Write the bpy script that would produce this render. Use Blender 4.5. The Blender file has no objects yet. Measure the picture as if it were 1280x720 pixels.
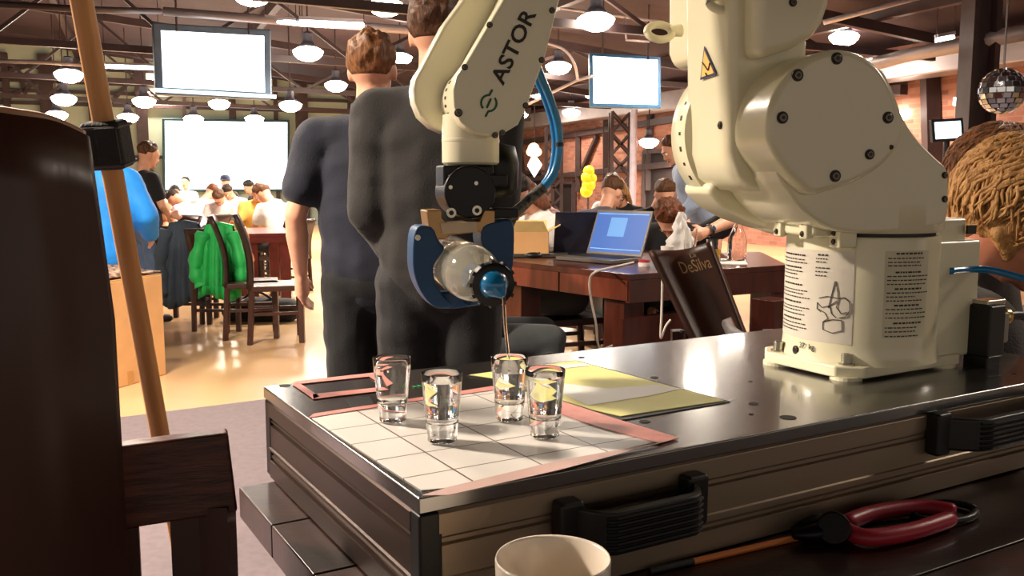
import bpy, bmesh, math, random
from mathutils import Vector, Matrix, noise as mnoise

random.seed(7)
SC = bpy.context.scene
COL = SC.collection
PI = math.pi

# ------------------------------------------------------------------ camera
EYE = Vector((0.0, 0.0, 1.28))
FPX = 1140.0                       # focal length in pixels of the 1280x720 frame
PITCH = math.atan(134.0 / FPX)     # camera looks a little down
cam_data = bpy.data.cameras.new("camera")
cam_data.sensor_width = 36.0
cam_data.lens = FPX / 1280.0 * 36.0
cam_data.clip_start = 0.02
cam_data.clip_end = 200.0
cam = bpy.data.objects.new("camera", cam_data)
cam.location = EYE
cam.rotation_euler = (PI / 2 - PITCH, 0, 0)
COL.objects.link(cam)
SC.camera = cam

# ------------------------------------------------------------------ world, exposure
world = bpy.data.worlds.new("hall_ambience")
SC.world = world
world.use_nodes = True
wbg = world.node_tree.nodes["Background"]
wbg.inputs[0].default_value = (1.0, 0.86, 0.72, 1)
wbg.inputs[1].default_value = 0.42
SC.view_settings.view_transform = 'Standard'
SC.view_settings.look = 'None'
SC.view_settings.gamma = 1.0
SC.view_settings.use_curve_mapping = False
SC.view_settings.exposure = 0.82
LAMP_GLOW = 26.0       # emission of the pendant bowls
LAMP_WATT = 120.0       # light thrown by each pendant

# ------------------------------------------------------------------ pixel <-> place
_CT, _ST = math.cos(PITCH), math.sin(PITCH)
def ray(u, v):
    x = (u - 640.0) / FPX
    y = -(v - 360.0) / FPX
    return Vector((x, _CT + y * _ST, -_ST + y * _CT))
def W(u, v, Y):
    d = ray(u, v)
    return EYE + d * (Y / d.y)
def onz(u, v, z):
    d = ray(u, v)
    return EYE + d * ((z - EYE.z) / d.z)
def onplane(u, v, p, n):
    d = ray(u, v)
    return EYE + d * ((p - EYE).dot(n) / d.dot(n))

# ------------------------------------------------------------------ materials
def lin(c):
    if isinstance(c, str):
        c = tuple(int(c[i:i + 2], 16) for i in (0, 2, 4))
    return tuple(((x / 255) / 12.92 if x / 255 <= 0.04045 else ((x / 255 + 0.055) / 1.055) ** 2.4) for x in c[:3])
MATS = {}
def mat(name, col, rough=0.5, metal=0.0, var=0.12, scale=8.0, bump=0.0, bscale=None, spec=0.5, coat=0.0,
        stretch=(1, 1, 1), sheen=0.0, col2=None, emit=0.0, trans=0.0, ior=1.45, sss=0.0):
    """Principled material with noise-driven colour variation and optional fine bump."""
    if name in MATS:
        return MATS[name]
    m = bpy.data.materials.new(name)
    m.use_nodes = True
    nt = m.node_tree
    b = nt.nodes["Principled BSDF"]
    c1 = lin(col)
    tc = nt.nodes.new("ShaderNodeTexCoord")
    mp = nt.nodes.new("ShaderNodeMapping")
    mp.inputs["Scale"].default_value = stretch
    nt.links.new(tc.outputs["Object"], mp.inputs["Vector"])
    nz = nt.nodes.new("ShaderNodeTexNoise")
    nz.inputs["Scale"].default_value = scale
    nz.inputs["Detail"].default_value = 4
    nt.links.new(mp.outputs["Vector"], nz.inputs["Vector"])
    rp = nt.nodes.new("ShaderNodeValToRGB")
    a = lin(col2) if col2 else tuple(x * (1 - var) for x in c1)
    bb = c1 if col2 else tuple(min(1, x * (1 + var)) for x in c1)
    rp.color_ramp.elements[0].position = 0.35
    rp.color_ramp.elements[1].position = 0.65
    rp.color_ramp.elements[0].color = (*a, 1)
    rp.color_ramp.elements[1].color = (*bb, 1)
    nt.links.new(nz.outputs["Fac"], rp.inputs["Fac"])
    nt.links.new(rp.outputs["Color"], b.inputs["Base Color"])
    b.inputs["Roughness"].default_value = rough
    b.inputs["Metallic"].default_value = metal
    b.inputs["Specular IOR Level"].default_value = spec
    b.inputs["Coat Weight"].default_value = coat
    b.inputs["Coat Roughness"].default_value = 0.08
    b.inputs["Sheen Weight"].default_value = sheen
    b.inputs["IOR"].default_value = ior
    b.inputs["Transmission Weight"].default_value = trans
    if sss:
        b.inputs["Subsurface Weight"].default_value = sss
        b.inputs["Subsurface Radius"].default_value = (0.02, 0.008, 0.004)
    if emit:
        b.inputs["Emission Color"].default_value = (*c1, 1)
        b.inputs["Emission Strength"].default_value = emit
    if bump:
        bn = nt.nodes.new("ShaderNodeBump")
        bn.inputs["Strength"].default_value = bump
        bn.inputs["Distance"].default_value = 0.01
        n2 = nt.nodes.new("ShaderNodeTexNoise")
        n2.inputs["Scale"].default_value = bscale or scale * 6
        n2.inputs["Detail"].default_value = 3
        nt.links.new(mp.outputs["Vector"], n2.inputs["Vector"])
        nt.links.new(n2.outputs["Fac"], bn.inputs["Height"])
        nt.links.new(bn.outputs["Normal"], b.inputs["Normal"])
    MATS[name] = m
    return m
def emis(name, col, strength):
    """A surface that gives off light of its own."""
    if name in MATS:
        return MATS[name]
    m = bpy.data.materials.new(name)
    m.use_nodes = True
    nt = m.node_tree
    b = nt.nodes["Principled BSDF"]
    b.inputs["Base Color"].default_value = (*[0.5 * x for x in lin(col)], 1)
    b.inputs["Emission Color"].default_value = (*lin(col), 1)
    b.inputs["Emission Strength"].default_value = strength
    b.inputs["Roughness"].default_value = 0.4
    MATS[name] = m
    return m
def glassmat(name, col=(255, 255, 255), ior=1.45, rough=0.0):
    if name in MATS:
        return MATS[name]
    m = bpy.data.materials.new(name)
    m.use_nodes = True
    b = m.node_tree.nodes["Principled BSDF"]
    b.inputs["Base Color"].default_value = (*lin(col), 1)
    b.inputs["Transmission Weight"].default_value = 1.0
    b.inputs["IOR"].default_value = ior
    b.inputs["Roughness"].default_value = rough
    MATS[name] = m
    return m

# ------------------------------------------------------------------ objects
def tag(o, label=None, cat=None, group=None, kind=None):
    if label: o["label"] = label
    if cat: o["category"] = cat
    if group: o["group"] = group
    if kind: o["kind"] = kind
    return o
def empty(name, loc, label=None, cat=None, group=None):
    o = bpy.data.objects.new(name, None)
    o.empty_display_size = 0.05
    o.location = loc
    COL.objects.link(o)
    ORG[o.name] = Vector(loc)
    return tag(o, label, cat, group)
ORG = {}
def orig(o):
    return ORG.get(o.name, Vector((0, 0, 0)))

def basis(axis):
    a = Vector(axis).normalized()
    t = Vector((0, 0, 1)) if abs(a.z) < 0.9 else Vector((1, 0, 0))
    x = t.cross(a).normalized()
    return x, a.cross(x).normalized(), a

class MB:
    """Collects shapes given in world coordinates and links them as one mesh object."""
    def __init__(s):
        s.v = []; s.f = []
    def add(s, vs, fs):
        n = len(s.v)
        s.v += [Vector(p) for p in vs]
        s.f += [tuple(i + n for i in f) for f in fs]
        return s
    def box(s, c, size, rot=None, axes=None):
        c = Vector(c); hx, hy, hz = (k / 2 for k in size)
        if axes is None:
            R = rot if rot is not None else Matrix.Identity(3)
            axes = [R @ Vector(e) for e in ((1, 0, 0), (0, 1, 0), (0, 0, 1))]
        X, Y, Z = (Vector(a).normalized() for a in axes)
        vs = [c + X * (hx * i) + Y * (hy * j) + Z * (hz * k) for k in (-1, 1) for j in (-1, 1) for i in (-1, 1)]
        return s.add(vs, [(0, 2, 3, 1), (4, 5, 7, 6), (0, 1, 5, 4), (2, 6, 7, 3), (0, 4, 6, 2), (1, 3, 7, 5)])
    def bar(s, p0, p1, w, h=None, up=(0, 0, 1)):
        p0, p1 = Vector(p0), Vector(p1)
        d = (p1 - p0)
        if d.length < 1e-6: return s
        Z = d.normalized(); U = Vector(up)
        if abs(Z.dot(U)) > 0.98: U = Vector((0, 1, 0))
        X = U.cross(Z).normalized(); Y = Z.cross(X)
        return s.box((p0 + p1) / 2, (w, h or w, d.length), axes=(X, Y, Z))
    def cyl(s, p0, p1, r0, r1=None, seg=24, caps=True):
        p0, p1 = Vector(p0), Vector(p1); r1 = r0 if r1 is None else r1
        X, Y, A = basis(p1 - p0)
        vs = []
        for p, r in ((p0, r0), (p1, r1)):
            vs += [p + X * (r * math.cos(2 * PI * i / seg)) + Y * (r * math.sin(2 * PI * i / seg)) for i in range(seg)]
        fs = [(i, (i + 1) % seg, seg + (i + 1) % seg, seg + i) for i in range(seg)]
        if caps:
            fs += [tuple(range(seg))[::-1], tuple(range(seg, 2 * seg))]
        return s.add(vs, fs)
    def lathe(s, prof, o, axis=(0, 0, 1), seg=32, closed=False, a0=0.0, a1=2 * PI, sx=1.0, sy=1.0):
        o = Vector(o); X, Y, A = basis(axis)
        full = abs(a1 - a0 - 2 * PI) < 1e-6
        n = seg if full else seg + 1
        vs = []
        for r, h in prof:
            for i in range(n):
                t = a0 + (a1 - a0) * i / seg
                vs.append(o + A * h + X * (r * sx * math.cos(t)) + Y * (r * sy * math.sin(t)))
        fs = []
        m = len(prof)
        for j in range(m if closed else m - 1):
            k = (j + 1) % m
            for i in range(seg):
                i2 = (i + 1) % n
                fs.append((j * n + i, j * n + i2, k * n + i2, k * n + i))
        return s.add(vs, fs)
    def tube(s, pts, r, seg=10, caps=True):
        pts = [Vector(p) for p in pts]
        N = len(pts); rs = r if isinstance(r, (list, tuple)) else [r] * N
        T = [(pts[min(i + 1, N - 1)] - pts[max(i - 1, 0)]).normalized() for i in range(N)]
        X = basis(T[0])[0]
        vs = []
        for i in range(N):
            X = (X - T[i] * X.dot(T[i])).normalized()
            Y = T[i].cross(X)
            vs += [pts[i] + X * (rs[i] * math.cos(2 * PI * k / seg)) + Y * (rs[i] * math.sin(2 * PI * k / seg)) for k in range(seg)]
        fs = [(i * seg + k, i * seg + (k + 1) % seg, (i + 1) * seg + (k + 1) % seg, (i + 1) * seg + k) for i in range(N - 1) for k in range(seg)]
        if caps:
            fs += [tuple(range(seg))[::-1], tuple(range((N - 1) * seg, N * seg))]
        return s.add(vs, fs)
    def ball(s, c, r, seg=20, rings=12, axes=None):
        c = Vector(c)
        r = (r, r, r) if isinstance(r, (int, float)) else r
        ax = axes or (Vector((1, 0, 0)), Vector((0, 1, 0)), Vector((0, 0, 1)))
        vs = [c - ax[2] * r[2]]
        for j in range(1, rings):
            t = -PI / 2 + PI * j / rings
            for i in range(seg):
                a = 2 * PI * i / seg
                vs.append(c + ax[0] * (r[0] * math.cos(t) * math.cos(a)) + ax[1] * (r[1] * math.cos(t) * math.sin(a)) + ax[2] * (r[2] * math.sin(t)))
        vs.append(c + ax[2] * r[2])
        L = len(vs) - 1
        fs = [(0, 1 + (i + 1) % seg, 1 + i) for i in range(seg)]
        for j in range(rings - 2):
            a = 1 + j * seg; b = a + seg
            fs += [(a + i, a + (i + 1) % seg, b + (i + 1) % seg, b + i) for i in range(seg)]
        a = 1 + (rings - 2) * seg
        fs += [(a + i, a + (i + 1) % seg, L) for i in range(seg)]
        return s.add(vs, fs)
    def prism(s, poly, vec):
        n = len(poly); vec = Vector(vec)
        vs = [Vector(p) for p in poly] + [Vector(p) + vec for p in poly]
        fs = [tuple(range(n)), tuple(range(n, 2 * n))[::-1]] + [(i, n + i, n + (i + 1) % n, (i + 1) % n) for i in range(n)]
        return s.add(vs, fs)
    def grid(s, fn, nu, nv, wrap=False):
        vs = [fn(i / (nu if wrap else nu - 1), j / (nv - 1)) for j in range(nv) for i in range(nu)]
        fs = []
        for j in range(nv - 1):
            for i in range(nu if wrap else nu - 1):
                i2 = (i + 1) % nu
                fs.append((j * nu + i, j * nu + i2, (j + 1) * nu + i2, (j + 1) * nu + i))
        return s.add(vs, fs)
    def build(s, name, m, parent=None, bevel=0.0, seg=2, smooth=None, solid=0.0, subsurf=0, loc=None, fix=True):
        """loc: the object's own origin when it is top level (defaults to the middle of its base)."""
        me = bpy.data.meshes.new(name)
        if parent is not None:
            o0 = orig(parent)
            ob_loc = Vector((0, 0, 0))
        else:
            if loc is None:
                xs = [p.x for p in s.v]; ys = [p.y for p in s.v]; zs = [p.z for p in s.v]
                loc = Vector(((min(xs) + max(xs)) / 2, (min(ys) + max(ys)) / 2, min(zs)))
            o0 = Vector(loc); ob_loc = o0
        me.from_pydata([p - o0 for p in s.v], [], s.f)
        if fix:
            bm = bmesh.new(); bm.from_mesh(me)
            bmesh.ops.recalc_face_normals(bm, faces=bm.faces)
            bm.to_mesh(me); bm.free()
        o = bpy.data.objects.new(name, me)
        me.materials.append(m)
        o.location = ob_loc
        COL.objects.link(o)
        ORG[o.name] = o0
        if parent is not None:
            o.parent = parent
        if smooth is None:
            smooth = False
        if bevel:
            b = o.modifiers.new("bevel", 'BEVEL')
            b.width = bevel; b.segments = seg; b.limit_method = 'ANGLE'; b.angle_limit = math.radians(35)
            b.harden_normals = True
            me.shade_smooth()
        elif smooth:
            me.shade_smooth()
            if smooth is not True:
                me.set_sharp_from_angle(angle=math.radians(smooth))
        if solid:
            q = o.modifiers.new("solid", 'SOLIDIFY'); q.thickness = solid; q.offset = 0
        if subsurf:
            q = o.modifiers.new("sub", 'SUBSURF'); q.levels = subsurf; q.render_levels = subsurf
        return o

def curve_pts(pts, k=6, closed=False):
    """Catmull-Rom through points (2-D or 3-D tuples)."""
    P = [Vector(p) for p in pts]; n = len(P); out = []
    rng = range(n if closed else n - 1)
    for i in rng:
        p0 = P[(i - 1) % n] if closed or i > 0 else P[0]
        p1 = P[i]; p2 = P[(i + 1) % n]
        p3 = P[(i + 2) % n] if closed or i + 2 < n else P[n - 1]
        for j in range(k):
            t = j / k
            out.append(0.5 * ((2 * p1) + (p2 - p0) * t + (2 * p0 - 5 * p1 + 4 * p2 - p3) * t * t + (3 * p1 - p0 - 3 * p2 + p3) * t ** 3))
    if not closed: out.append(P[-1])
    return out

TMP = bpy.data.scenes.new("workbench")      # scratch scene in which surfaces are grown, removed at the end
def scratch_graph():
    with bpy.context.temp_override(scene=TMP, view_layer=TMP.view_layers[0]):
        return bpy.context.evaluated_depsgraph_get()
def text_mesh(txt, org, xdir, ydir, height, depth=0.0006, bold=0.0, width=None):
    """A text as world-space verts/faces: org = baseline start, xdir/ydir = unit directions."""
    cu = bpy.data.curves.new("t", 'FONT'); cu.body = txt; cu.size = 1.0
    cu.extrude = 0.0; cu.offset = bold; cu.resolution_u = 3
    ob = bpy.data.objects.new("t", cu); TMP.collection.objects.link(ob)
    dg = scratch_graph()
    me = ob.evaluated_get(dg).to_mesh()
    vs = [v.co.copy() for v in me.vertices]; fs = [tuple(p.vertices) for p in me.polygons]
    ob.evaluated_get(dg).to_mesh_clear()
    bpy.data.objects.remove(ob); bpy.data.curves.remove(cu)
    cap = 0.70
    w = max(v.x for v in vs) - min(v.x for v in vs); x0 = min(v.x for v in vs)
    X = Vector(xdir).normalized(); Y = Vector(ydir).normalized(); N = X.cross(Y).normalized()
    ky = height / cap; kx = (width / w) if width else ky
    return [Vector(org) + X * ((v.x - x0) * kx) + Y * (v.y * ky) + N * depth for v in vs], fs

def clone(root, loc, label=None, rotz=None, name=None):
    """Copy of a thing with its parts and sub-parts."""
    r = root.copy(); COL.objects.link(r); r.location = loc
    if rotz is not None: r.rotation_euler = (0, 0, rotz)
    if label: r["label"] = label
    for ch in list(root.children):
        c = ch.copy(); COL.objects.link(c); c.parent = r
        for g in list(ch.children):
            d = g.copy(); COL.objects.link(d); d.parent = c
    return r
# ================================================================== the hall
HA = Vector((0.384, -0.923, 0)).normalized()       # along the brick wall, towards the viewer
HB = Vector((-HA.y * -1, -0.384, 0))
HB = Vector((HA.y, -HA.x, 0))                        # along the back wall, away from the brick wall (leftwards)
HC = Vector((0.13, 30.0, 0))                         # corner of back wall and brick wall
def H(a, b, z=0.0):
    return HC + HA * a + HB * b + Vector((0, 0, z))
def hwall(u, v, off=0.0):
    """pixel -> point on the back wall (off metres in front of it)"""
    return onplane(u, v, H(off, 0), HA)
def bwall(u, v, off=0.0):
    """pixel -> point on the brick wall (off metres in front of it)"""
    return onplane(u, v, H(0, off), HB)
def ceil_z(b):
    return 3.45 + 0.10 * b

m_floor = mat("polished_floor", "c9a77f", rough=0.22, var=0.10, scale=0.7, col2="b8946c", bump=0.03, bscale=3)
m_carpet = mat("floor_covering", "6b5f63", rough=0.85, var=0.08, scale=30, bump=0.2, bscale=300)
m_backwall = mat("painted_panel_wall", "a3b09f", rough=0.7, var=0.06, scale=0.8)
m_ceiling = mat("dark_boarded_ceiling", "34232a", rough=0.75, var=0.18, scale=1.2, stretch=(1, 8, 1))
m_steel = mat("dark_painted_steel", "3b2b2b", rough=0.5, var=0.15, scale=6)
m_duct = mat("grey_metal_duct", "9a8f90", rough=0.4, metal=0.4, var=0.08, scale=3)
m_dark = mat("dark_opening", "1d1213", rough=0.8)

def brick_mat():
    m = bpy.data.materials.new("orange_brick"); m.use_nodes = True
    nt = m.node_tree; b = nt.nodes["Principled BSDF"]
    tc = nt.nodes.new("ShaderNodeTexCoord")
    mp = nt.nodes.new("ShaderNodeMapping")
    # turn object coordinates so that x runs along the wall and y up it
    mp.inputs["Rotation"].default_value = (PI / 2, 0, 0)
    sep = nt.nodes.new("ShaderNodeSeparateXYZ"); cmb = nt.nodes.new("ShaderNodeCombineXYZ")
    dot = nt.nodes.new("ShaderNodeVectorMath"); dot.operation = 'DOT_PRODUCT'
    dot.inputs[1].default_value = HA
    nt.links.new(tc.outputs["Object"], dot.inputs[0])
    nt.links.new(tc.outputs["Object"], sep.inputs[0])
    nt.links.new(dot.outputs["Value"], cmb.inputs["X"]); nt.links.new(sep.outputs["Z"], cmb.inputs["Y"])
    br = nt.nodes.new("ShaderNodeTexBrick")
    br.inputs["Color1"].default_value = (*lin("a8715c"), 1)
    br.inputs["Color2"].default_value = (*lin("84503f"), 1)
    br.inputs["Mortar"].default_value = (*lin("8f6f62"), 1)
    br.inputs["Scale"].default_value = 1.0
    br.inputs["Brick Width"].default_value = 0.26; br.inputs["Row Height"].default_value = 0.08
    br.inputs["Mortar Size"].default_value = 0.008
    nt.links.new(cmb.outputs[0], br.inputs["Vector"])
    nz = nt.nodes.new("ShaderNodeTexNoise"); nz.inputs["Scale"].default_value = 0.9
    nt.links.new(cmb.outputs[0], nz.inputs["Vector"])
    mx = nt.nodes.new("ShaderNodeMix"); mx.data_type = 'RGBA'; mx.blend_type = 'MULTIPLY'
    mx.inputs[0].default_value = 0.5
    nt.links.new(br.outputs["Color"], mx.inputs[6]); nt.links.new(nz.outputs["Color"], mx.inputs[7])
    nt.links.new(br.outputs["Color"], b.inputs["Base Color"])
    b.inputs["Roughness"].default_value = 0.85
    bn = nt.nodes.new("ShaderNodeBump"); bn.inputs["Strength"].default_value = 0.4; bn.inputs["Distance"].default_value = 0.01
    nt.links.new(br.outputs["Fac"], bn.inputs["Height"]); bn.invert = True
    nt.links.new(bn.outputs["Normal"], b.inputs["Normal"])
    return m
m_brick = brick_mat()

def struct(mb, name, m, **k):
    o = mb.build(name, m, **k); o["kind"] = "structure"; return o

# floor
fl = MB().prism([H(-0.4, -0.4, 0), H(44, -0.4, 0), H(44, 34, 0), H(-0.4, 34, 0)], (0, 0, -0.2))
struct(fl, "floor", m_floor)
# dull strip of floor covering around the near table, its far edge runs slantwise
e0 = onz(100, 529, 0); e1_ = onz(340, 499, 0); ed = (e1_ - e0).normalized()
q0 = e0 - ed * 4; q1 = e0 + ed * 9
struct(MB().prism([q0, q1, q1 + Vector((0, -8, 0)), q0 + Vector((0, -8, 0))], (0, 0, 0.006)), "floor_carpet", m_carpet)
# back wall and brick wall
wb = struct(MB().box(H(-0.15, 13, 3.2), (35, 0.3, 6.6), axes=(HB, HA, Vector((0, 0, 1)))), "wall_back", m_backwall)
wr = struct(MB().box(H(15, -0.15, 1.9), (34, 0.3, 3.9), axes=(HA, HB, Vector((0, 0, 1)))), "wall_right", m_brick)
# ceiling, sloping up from the brick wall
cl = MB().prism([H(-0.3, -0.3, ceil_z(-0.3)), H(40, -0.3, ceil_z(-0.3)), H(40, 30, ceil_z(30)), H(-0.3, 30, ceil_z(30))], (0, 0, 0.2))
ceiling = struct(cl, "ceiling", m_ceiling)

# boards of the ceiling that show as long dark joints
for k in range(7):
    b0 = 2.0 + 3.6 * k
    MB().bar(H(0.05, b0, ceil_z(b0) - 0.09), H(30, b0, ceil_z(b0) - 0.09), 0.12, 0.17).build("purlin", m_steel, ceiling)

# roof trusses across the hall: each one a thing of the structure with chords and braces
for k, a in enumerate((3.2, 8.0, 12.8, 17.6)):
    root = MB().bar(H(a, 0.9, ceil_z(0.9) - 0.25), H(a, 24, ceil_z(24) - 0.25), 0.10, 0.14).build("beam_%d" % (k + 1), m_steel)
    root["kind"] = "structure"
    MB().bar(H(a, 0.9, ceil_z(0.1) - 0.42), H(a, 24, ceil_z(0.1) - 0.05), 0.08, 0.10).build("tie_bar", m_steel, root)
    for j in range(8):
        b0 = 3 + 2.6 * j
        lo = lambda b: ceil_z(0.1) - 0.42 + 0.37 * b / 24
        MB().bar(H(a, b0, lo(b0)), H(a, b0 + 1.3, ceil_z(b0 + 1.3) - 0.3), 0.05).build("brace", m_steel, root)
        MB().bar(H(a, b0 + 2.6, lo(b0 + 2.6)), H(a, b0 + 1.3, ceil_z(b0 + 1.3) - 0.3), 0.05).build("brace", m_steel, root)

# pale duct along the foot of the roof slope, over the brick wall, and conduit pipes
dct = MB()
dct.box(H(15.0, 0.42, 3.05), (28, 0.5, 0.40), axes=(HA, HB, Vector((0, 0, 1))))
tag(dct.build("air_duct", m_duct, bevel=0.03), "long pale grey metal duct running along the top of the brick wall", "duct")

# steel frame rails and columns of the back wall
zz = lambda v, u=150: hwall(u, v).z
for v in (88, 105, 117, 132, 196):
    p = hwall(150, v, 0.06)
    MB().bar(H(0.06, -0.0, p.z), H(0.06, 26, p.z), 0.10, 0.09).build("rail", m_steel, wb)
for u, w in ((12, .16), (62, .34), (118, .2), (179, .30), (232, .10), (292, .18), (346, .10), (378, .34), (440, .2), (560, .3)):
    p = hwall(u, 180, 0.09)
    MB().bar(Vector((p.x, p.y, 0)), Vector((p.x, p.y, 4.6)), w, 0.16, up=HA).build("post", m_steel, wb)
for (u0, v0, u1, v1) in ((0, 128, 60, 95), (0, 92, 58, 76), (24, 90, 32, 118), (66, 90, 118, 66), (120, 150, 175, 88), (180, 196, 205, 240)):
    MB().bar(hwall(u0, v0, 0.1), hwall(u1, v1, 0.1), 0.09).build("brace", m_steel, wb)

# frame of the brick wall: rails, posts, diagonals
for (u0, v0, u1, v1, w) in ((622, 183, 850, 148, .15), (622, 228, 842, 205, .14), (690, 226, 700, 180, .09), (724, 222, 746, 170, .10),
                            (650, 180, 655, 232, .10), (722, 165, 722, 240, .13), (757, 150, 757, 232, .14), (812, 140, 810, 238, .14),
                            (640, 200, 655, 232, .07), (880, 146, 1130, 112, .16), (1162, 80, 1166, 250, .22), (1100, 90, 1102, 240, .10)):
    MB().bar(bwall(u0, v0, 0.08), bwall(u1, v1, 0.08), w).build("timber", m_steel, wr)
# dark doorways in the brick wall
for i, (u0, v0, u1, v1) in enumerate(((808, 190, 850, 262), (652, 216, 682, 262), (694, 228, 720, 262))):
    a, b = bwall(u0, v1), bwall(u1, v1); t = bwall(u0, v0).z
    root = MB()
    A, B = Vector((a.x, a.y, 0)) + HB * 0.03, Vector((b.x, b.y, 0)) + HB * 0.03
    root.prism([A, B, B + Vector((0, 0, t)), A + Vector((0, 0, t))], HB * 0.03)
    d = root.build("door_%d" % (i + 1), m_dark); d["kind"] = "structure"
    fr = MB()
    fr.bar(A + HB * .05, A + HB * .05 + Vector((0, 0, t)), .12, .1); fr.bar(B + HB * .05, B + HB * .05 + Vector((0, 0, t)), .12, .1)
    fr.bar(A + HB * .05 + Vector((0, 0, t)), B + HB * .05 + Vector((0, 0, t)), .12, .1)
    fr.build("door_frame", m_steel, d)

# lattice steel columns
def lattice(u, vtop, Y, width, label, vb=240):
    base = W(u, vb, Y); x, y = base.x, base.y
    top = W(u, vtop, Y).z
    root = empty("lattice_column", (x, y, 0), label, "column", "lattice steel columns by the brick wall")
    h = width / 2
    for sx in (-1, 1):
        for sy in (-1, 1):
            MB().bar((x + sx * h, y + sy * h, 0), (x + sx * h, y + sy * h, top), 0.07).build("corner_angle", m_steel, root)
    n = max(3, int(top / (width * 1.0)))
    for k in range(n):
        z0, z1 = top * k / n, top * (k + 1) / n
        for sy in (-1, 1):
            yy = y + sy * h
            a, b = ((-h, h) if k % 2 else (h, -h))
            MB().bar((x + a, yy, z0), (x + b, yy, z1), 0.045).build("lacing_bar", m_steel, root)
            MB().bar((x - a, yy, z0), (x - b, yy, z1), 0.045).build("lacing_bar", m_steel, root)
    return root
lattice(775, 140, 20.0, 0.42, "dark lattice steel column below the square white screen")
lattice(692, 160, 24.0, 0.40, "dark lattice steel column behind the blue air hose")
# pale drainpipe beside the lattice column
p = W(791, 230, 19.4)
tag(MB().cyl((p.x, p.y, 0), (p.x, p.y, W(791, 137, 19.4).z), 0.075).build("drain_pipe", mat("pale_pipe", "b9b4c4", rough=.3, metal=.3), smooth=40),
    "pale grey vertical pipe beside the lattice column", "pipe")
# solid dark column at the right edge with a small lamp bracket
p = W(1216, 200, 11.0); q = W(1152, 200, 12.4)
col = empty("steel_column", (p.x, p.y, 0), "broad dark steel column behind the small monitor", "column")
for dx in (-.13, .13):
    MB().box((p.x + dx, p.y, 1.75), (.06, .34, 3.5)).build("flange", m_steel, col)
MB().box((p.x, p.y, 1.75), (.24, .05, 3.5)).build("web", m_steel, col)

# ceiling ducts and pipes across the picture top
def pipe(label, pts, r, m, cat="pipe", name="ceiling_pipe"):
    return tag(MB().tube(pts, r).build(name, m, smooth=True), label, cat)
m_pale = mat("pale_metal_tube", "b7abad", rough=.35, metal=.5)
pipe("grey round pipe under the roof above the two standing men", [W(205, 14, 13), W(330, 24, 13), W(600, 44, 13.4)], .06, m_duct)
pipe("thin conduit pipe left of the square white screen", [W(640, 140, 13), W(722, 100, 13), W(745, 94, 13)], .022, m_pale)
pipe("curved thin conduit dropping beside the pendant lamp", [W(676, 52, 12.2)] + curve_pts([W(680, 53, 12.2), W(705, 62, 12.2), W(718, 80, 12.2), W(722, 99, 12.4)], 5), .018, m_pale)
pipe("thin conduit above the square white screen", [W(700, 10, 14), W(830, 28, 14)], .022, m_pale)
pipe("slim conduit bracket above the square white screen", [W(781, 22, 13.6), W(783, 50, 13.6), W(812, 52, 13.6)], .018, m_pale)
pipe("slanting bright conduit above the robot shoulder", [W(1030, 28, 12), W(1120, 4, 12), W(1190, -14, 12)], .035, m_pale)
pipe("wide pale duct pipe right of the robot shoulder", [W(1085, 82, 13), W(1140, 68, 12.2), W(1285, 40, 10.5)], .09, m_duct)
pipe("thin dark pipe at the top corner beside the wooden pole", [W(-20, 4, 11), W(110, 12, 11), W(200, 14, 12.5)], .04, m_steel)
pipe("long thin pipe under the roof beside the wooden pole", [W(-10, 76, 14), W(60, 78, 14), W(118, 82, 14)], .03, m_pale)

# ------------------------------------------------------------------ fluorescent strips
def strip(label, p0, p1, r, s=9):
    root = empty("strip_light", (p0 + p1) / 2, label, "strip light", "fluorescent strips under the roof")
    up = Vector((0, 0, 1))
    MB().bar(p0 + up * (r * 1.6), p1 + up * (r * 1.6), r * 3.2, r * 1.2).build("housing", m_pale, root)
    MB().tube([p0, p1], r, seg=8).build("tube", emis("strip_glow", "e4f6ff", s), root)
    for p in (p0, p1):
        MB().cyl(p, Vector((p.x, p.y, ceil_z((p - HC).dot(HB)))), 0.006, seg=6).build("hanger", m_steel, root)
strip("bright bluish strip light between wooden pole and upper screen", W(131, 83, 15), W(200, 85.5, 15), .030)
strip("strip light with a bright end left of the dark grey sweater man", W(375, 29, 13), W(455, 33, 13), .040, 9)
strip("strip light running above the upper white screen", W(332, 25, 13), W(370, 29, 13), .030)
strip("short strip light below the round pendant near the ginger head", W(362, 76, 16), W(379, 76.5, 16), .035)
strip("small strip light on the ceiling right of the robot", W(1170, 51, 12), W(1192, 47, 12), .035)

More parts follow.
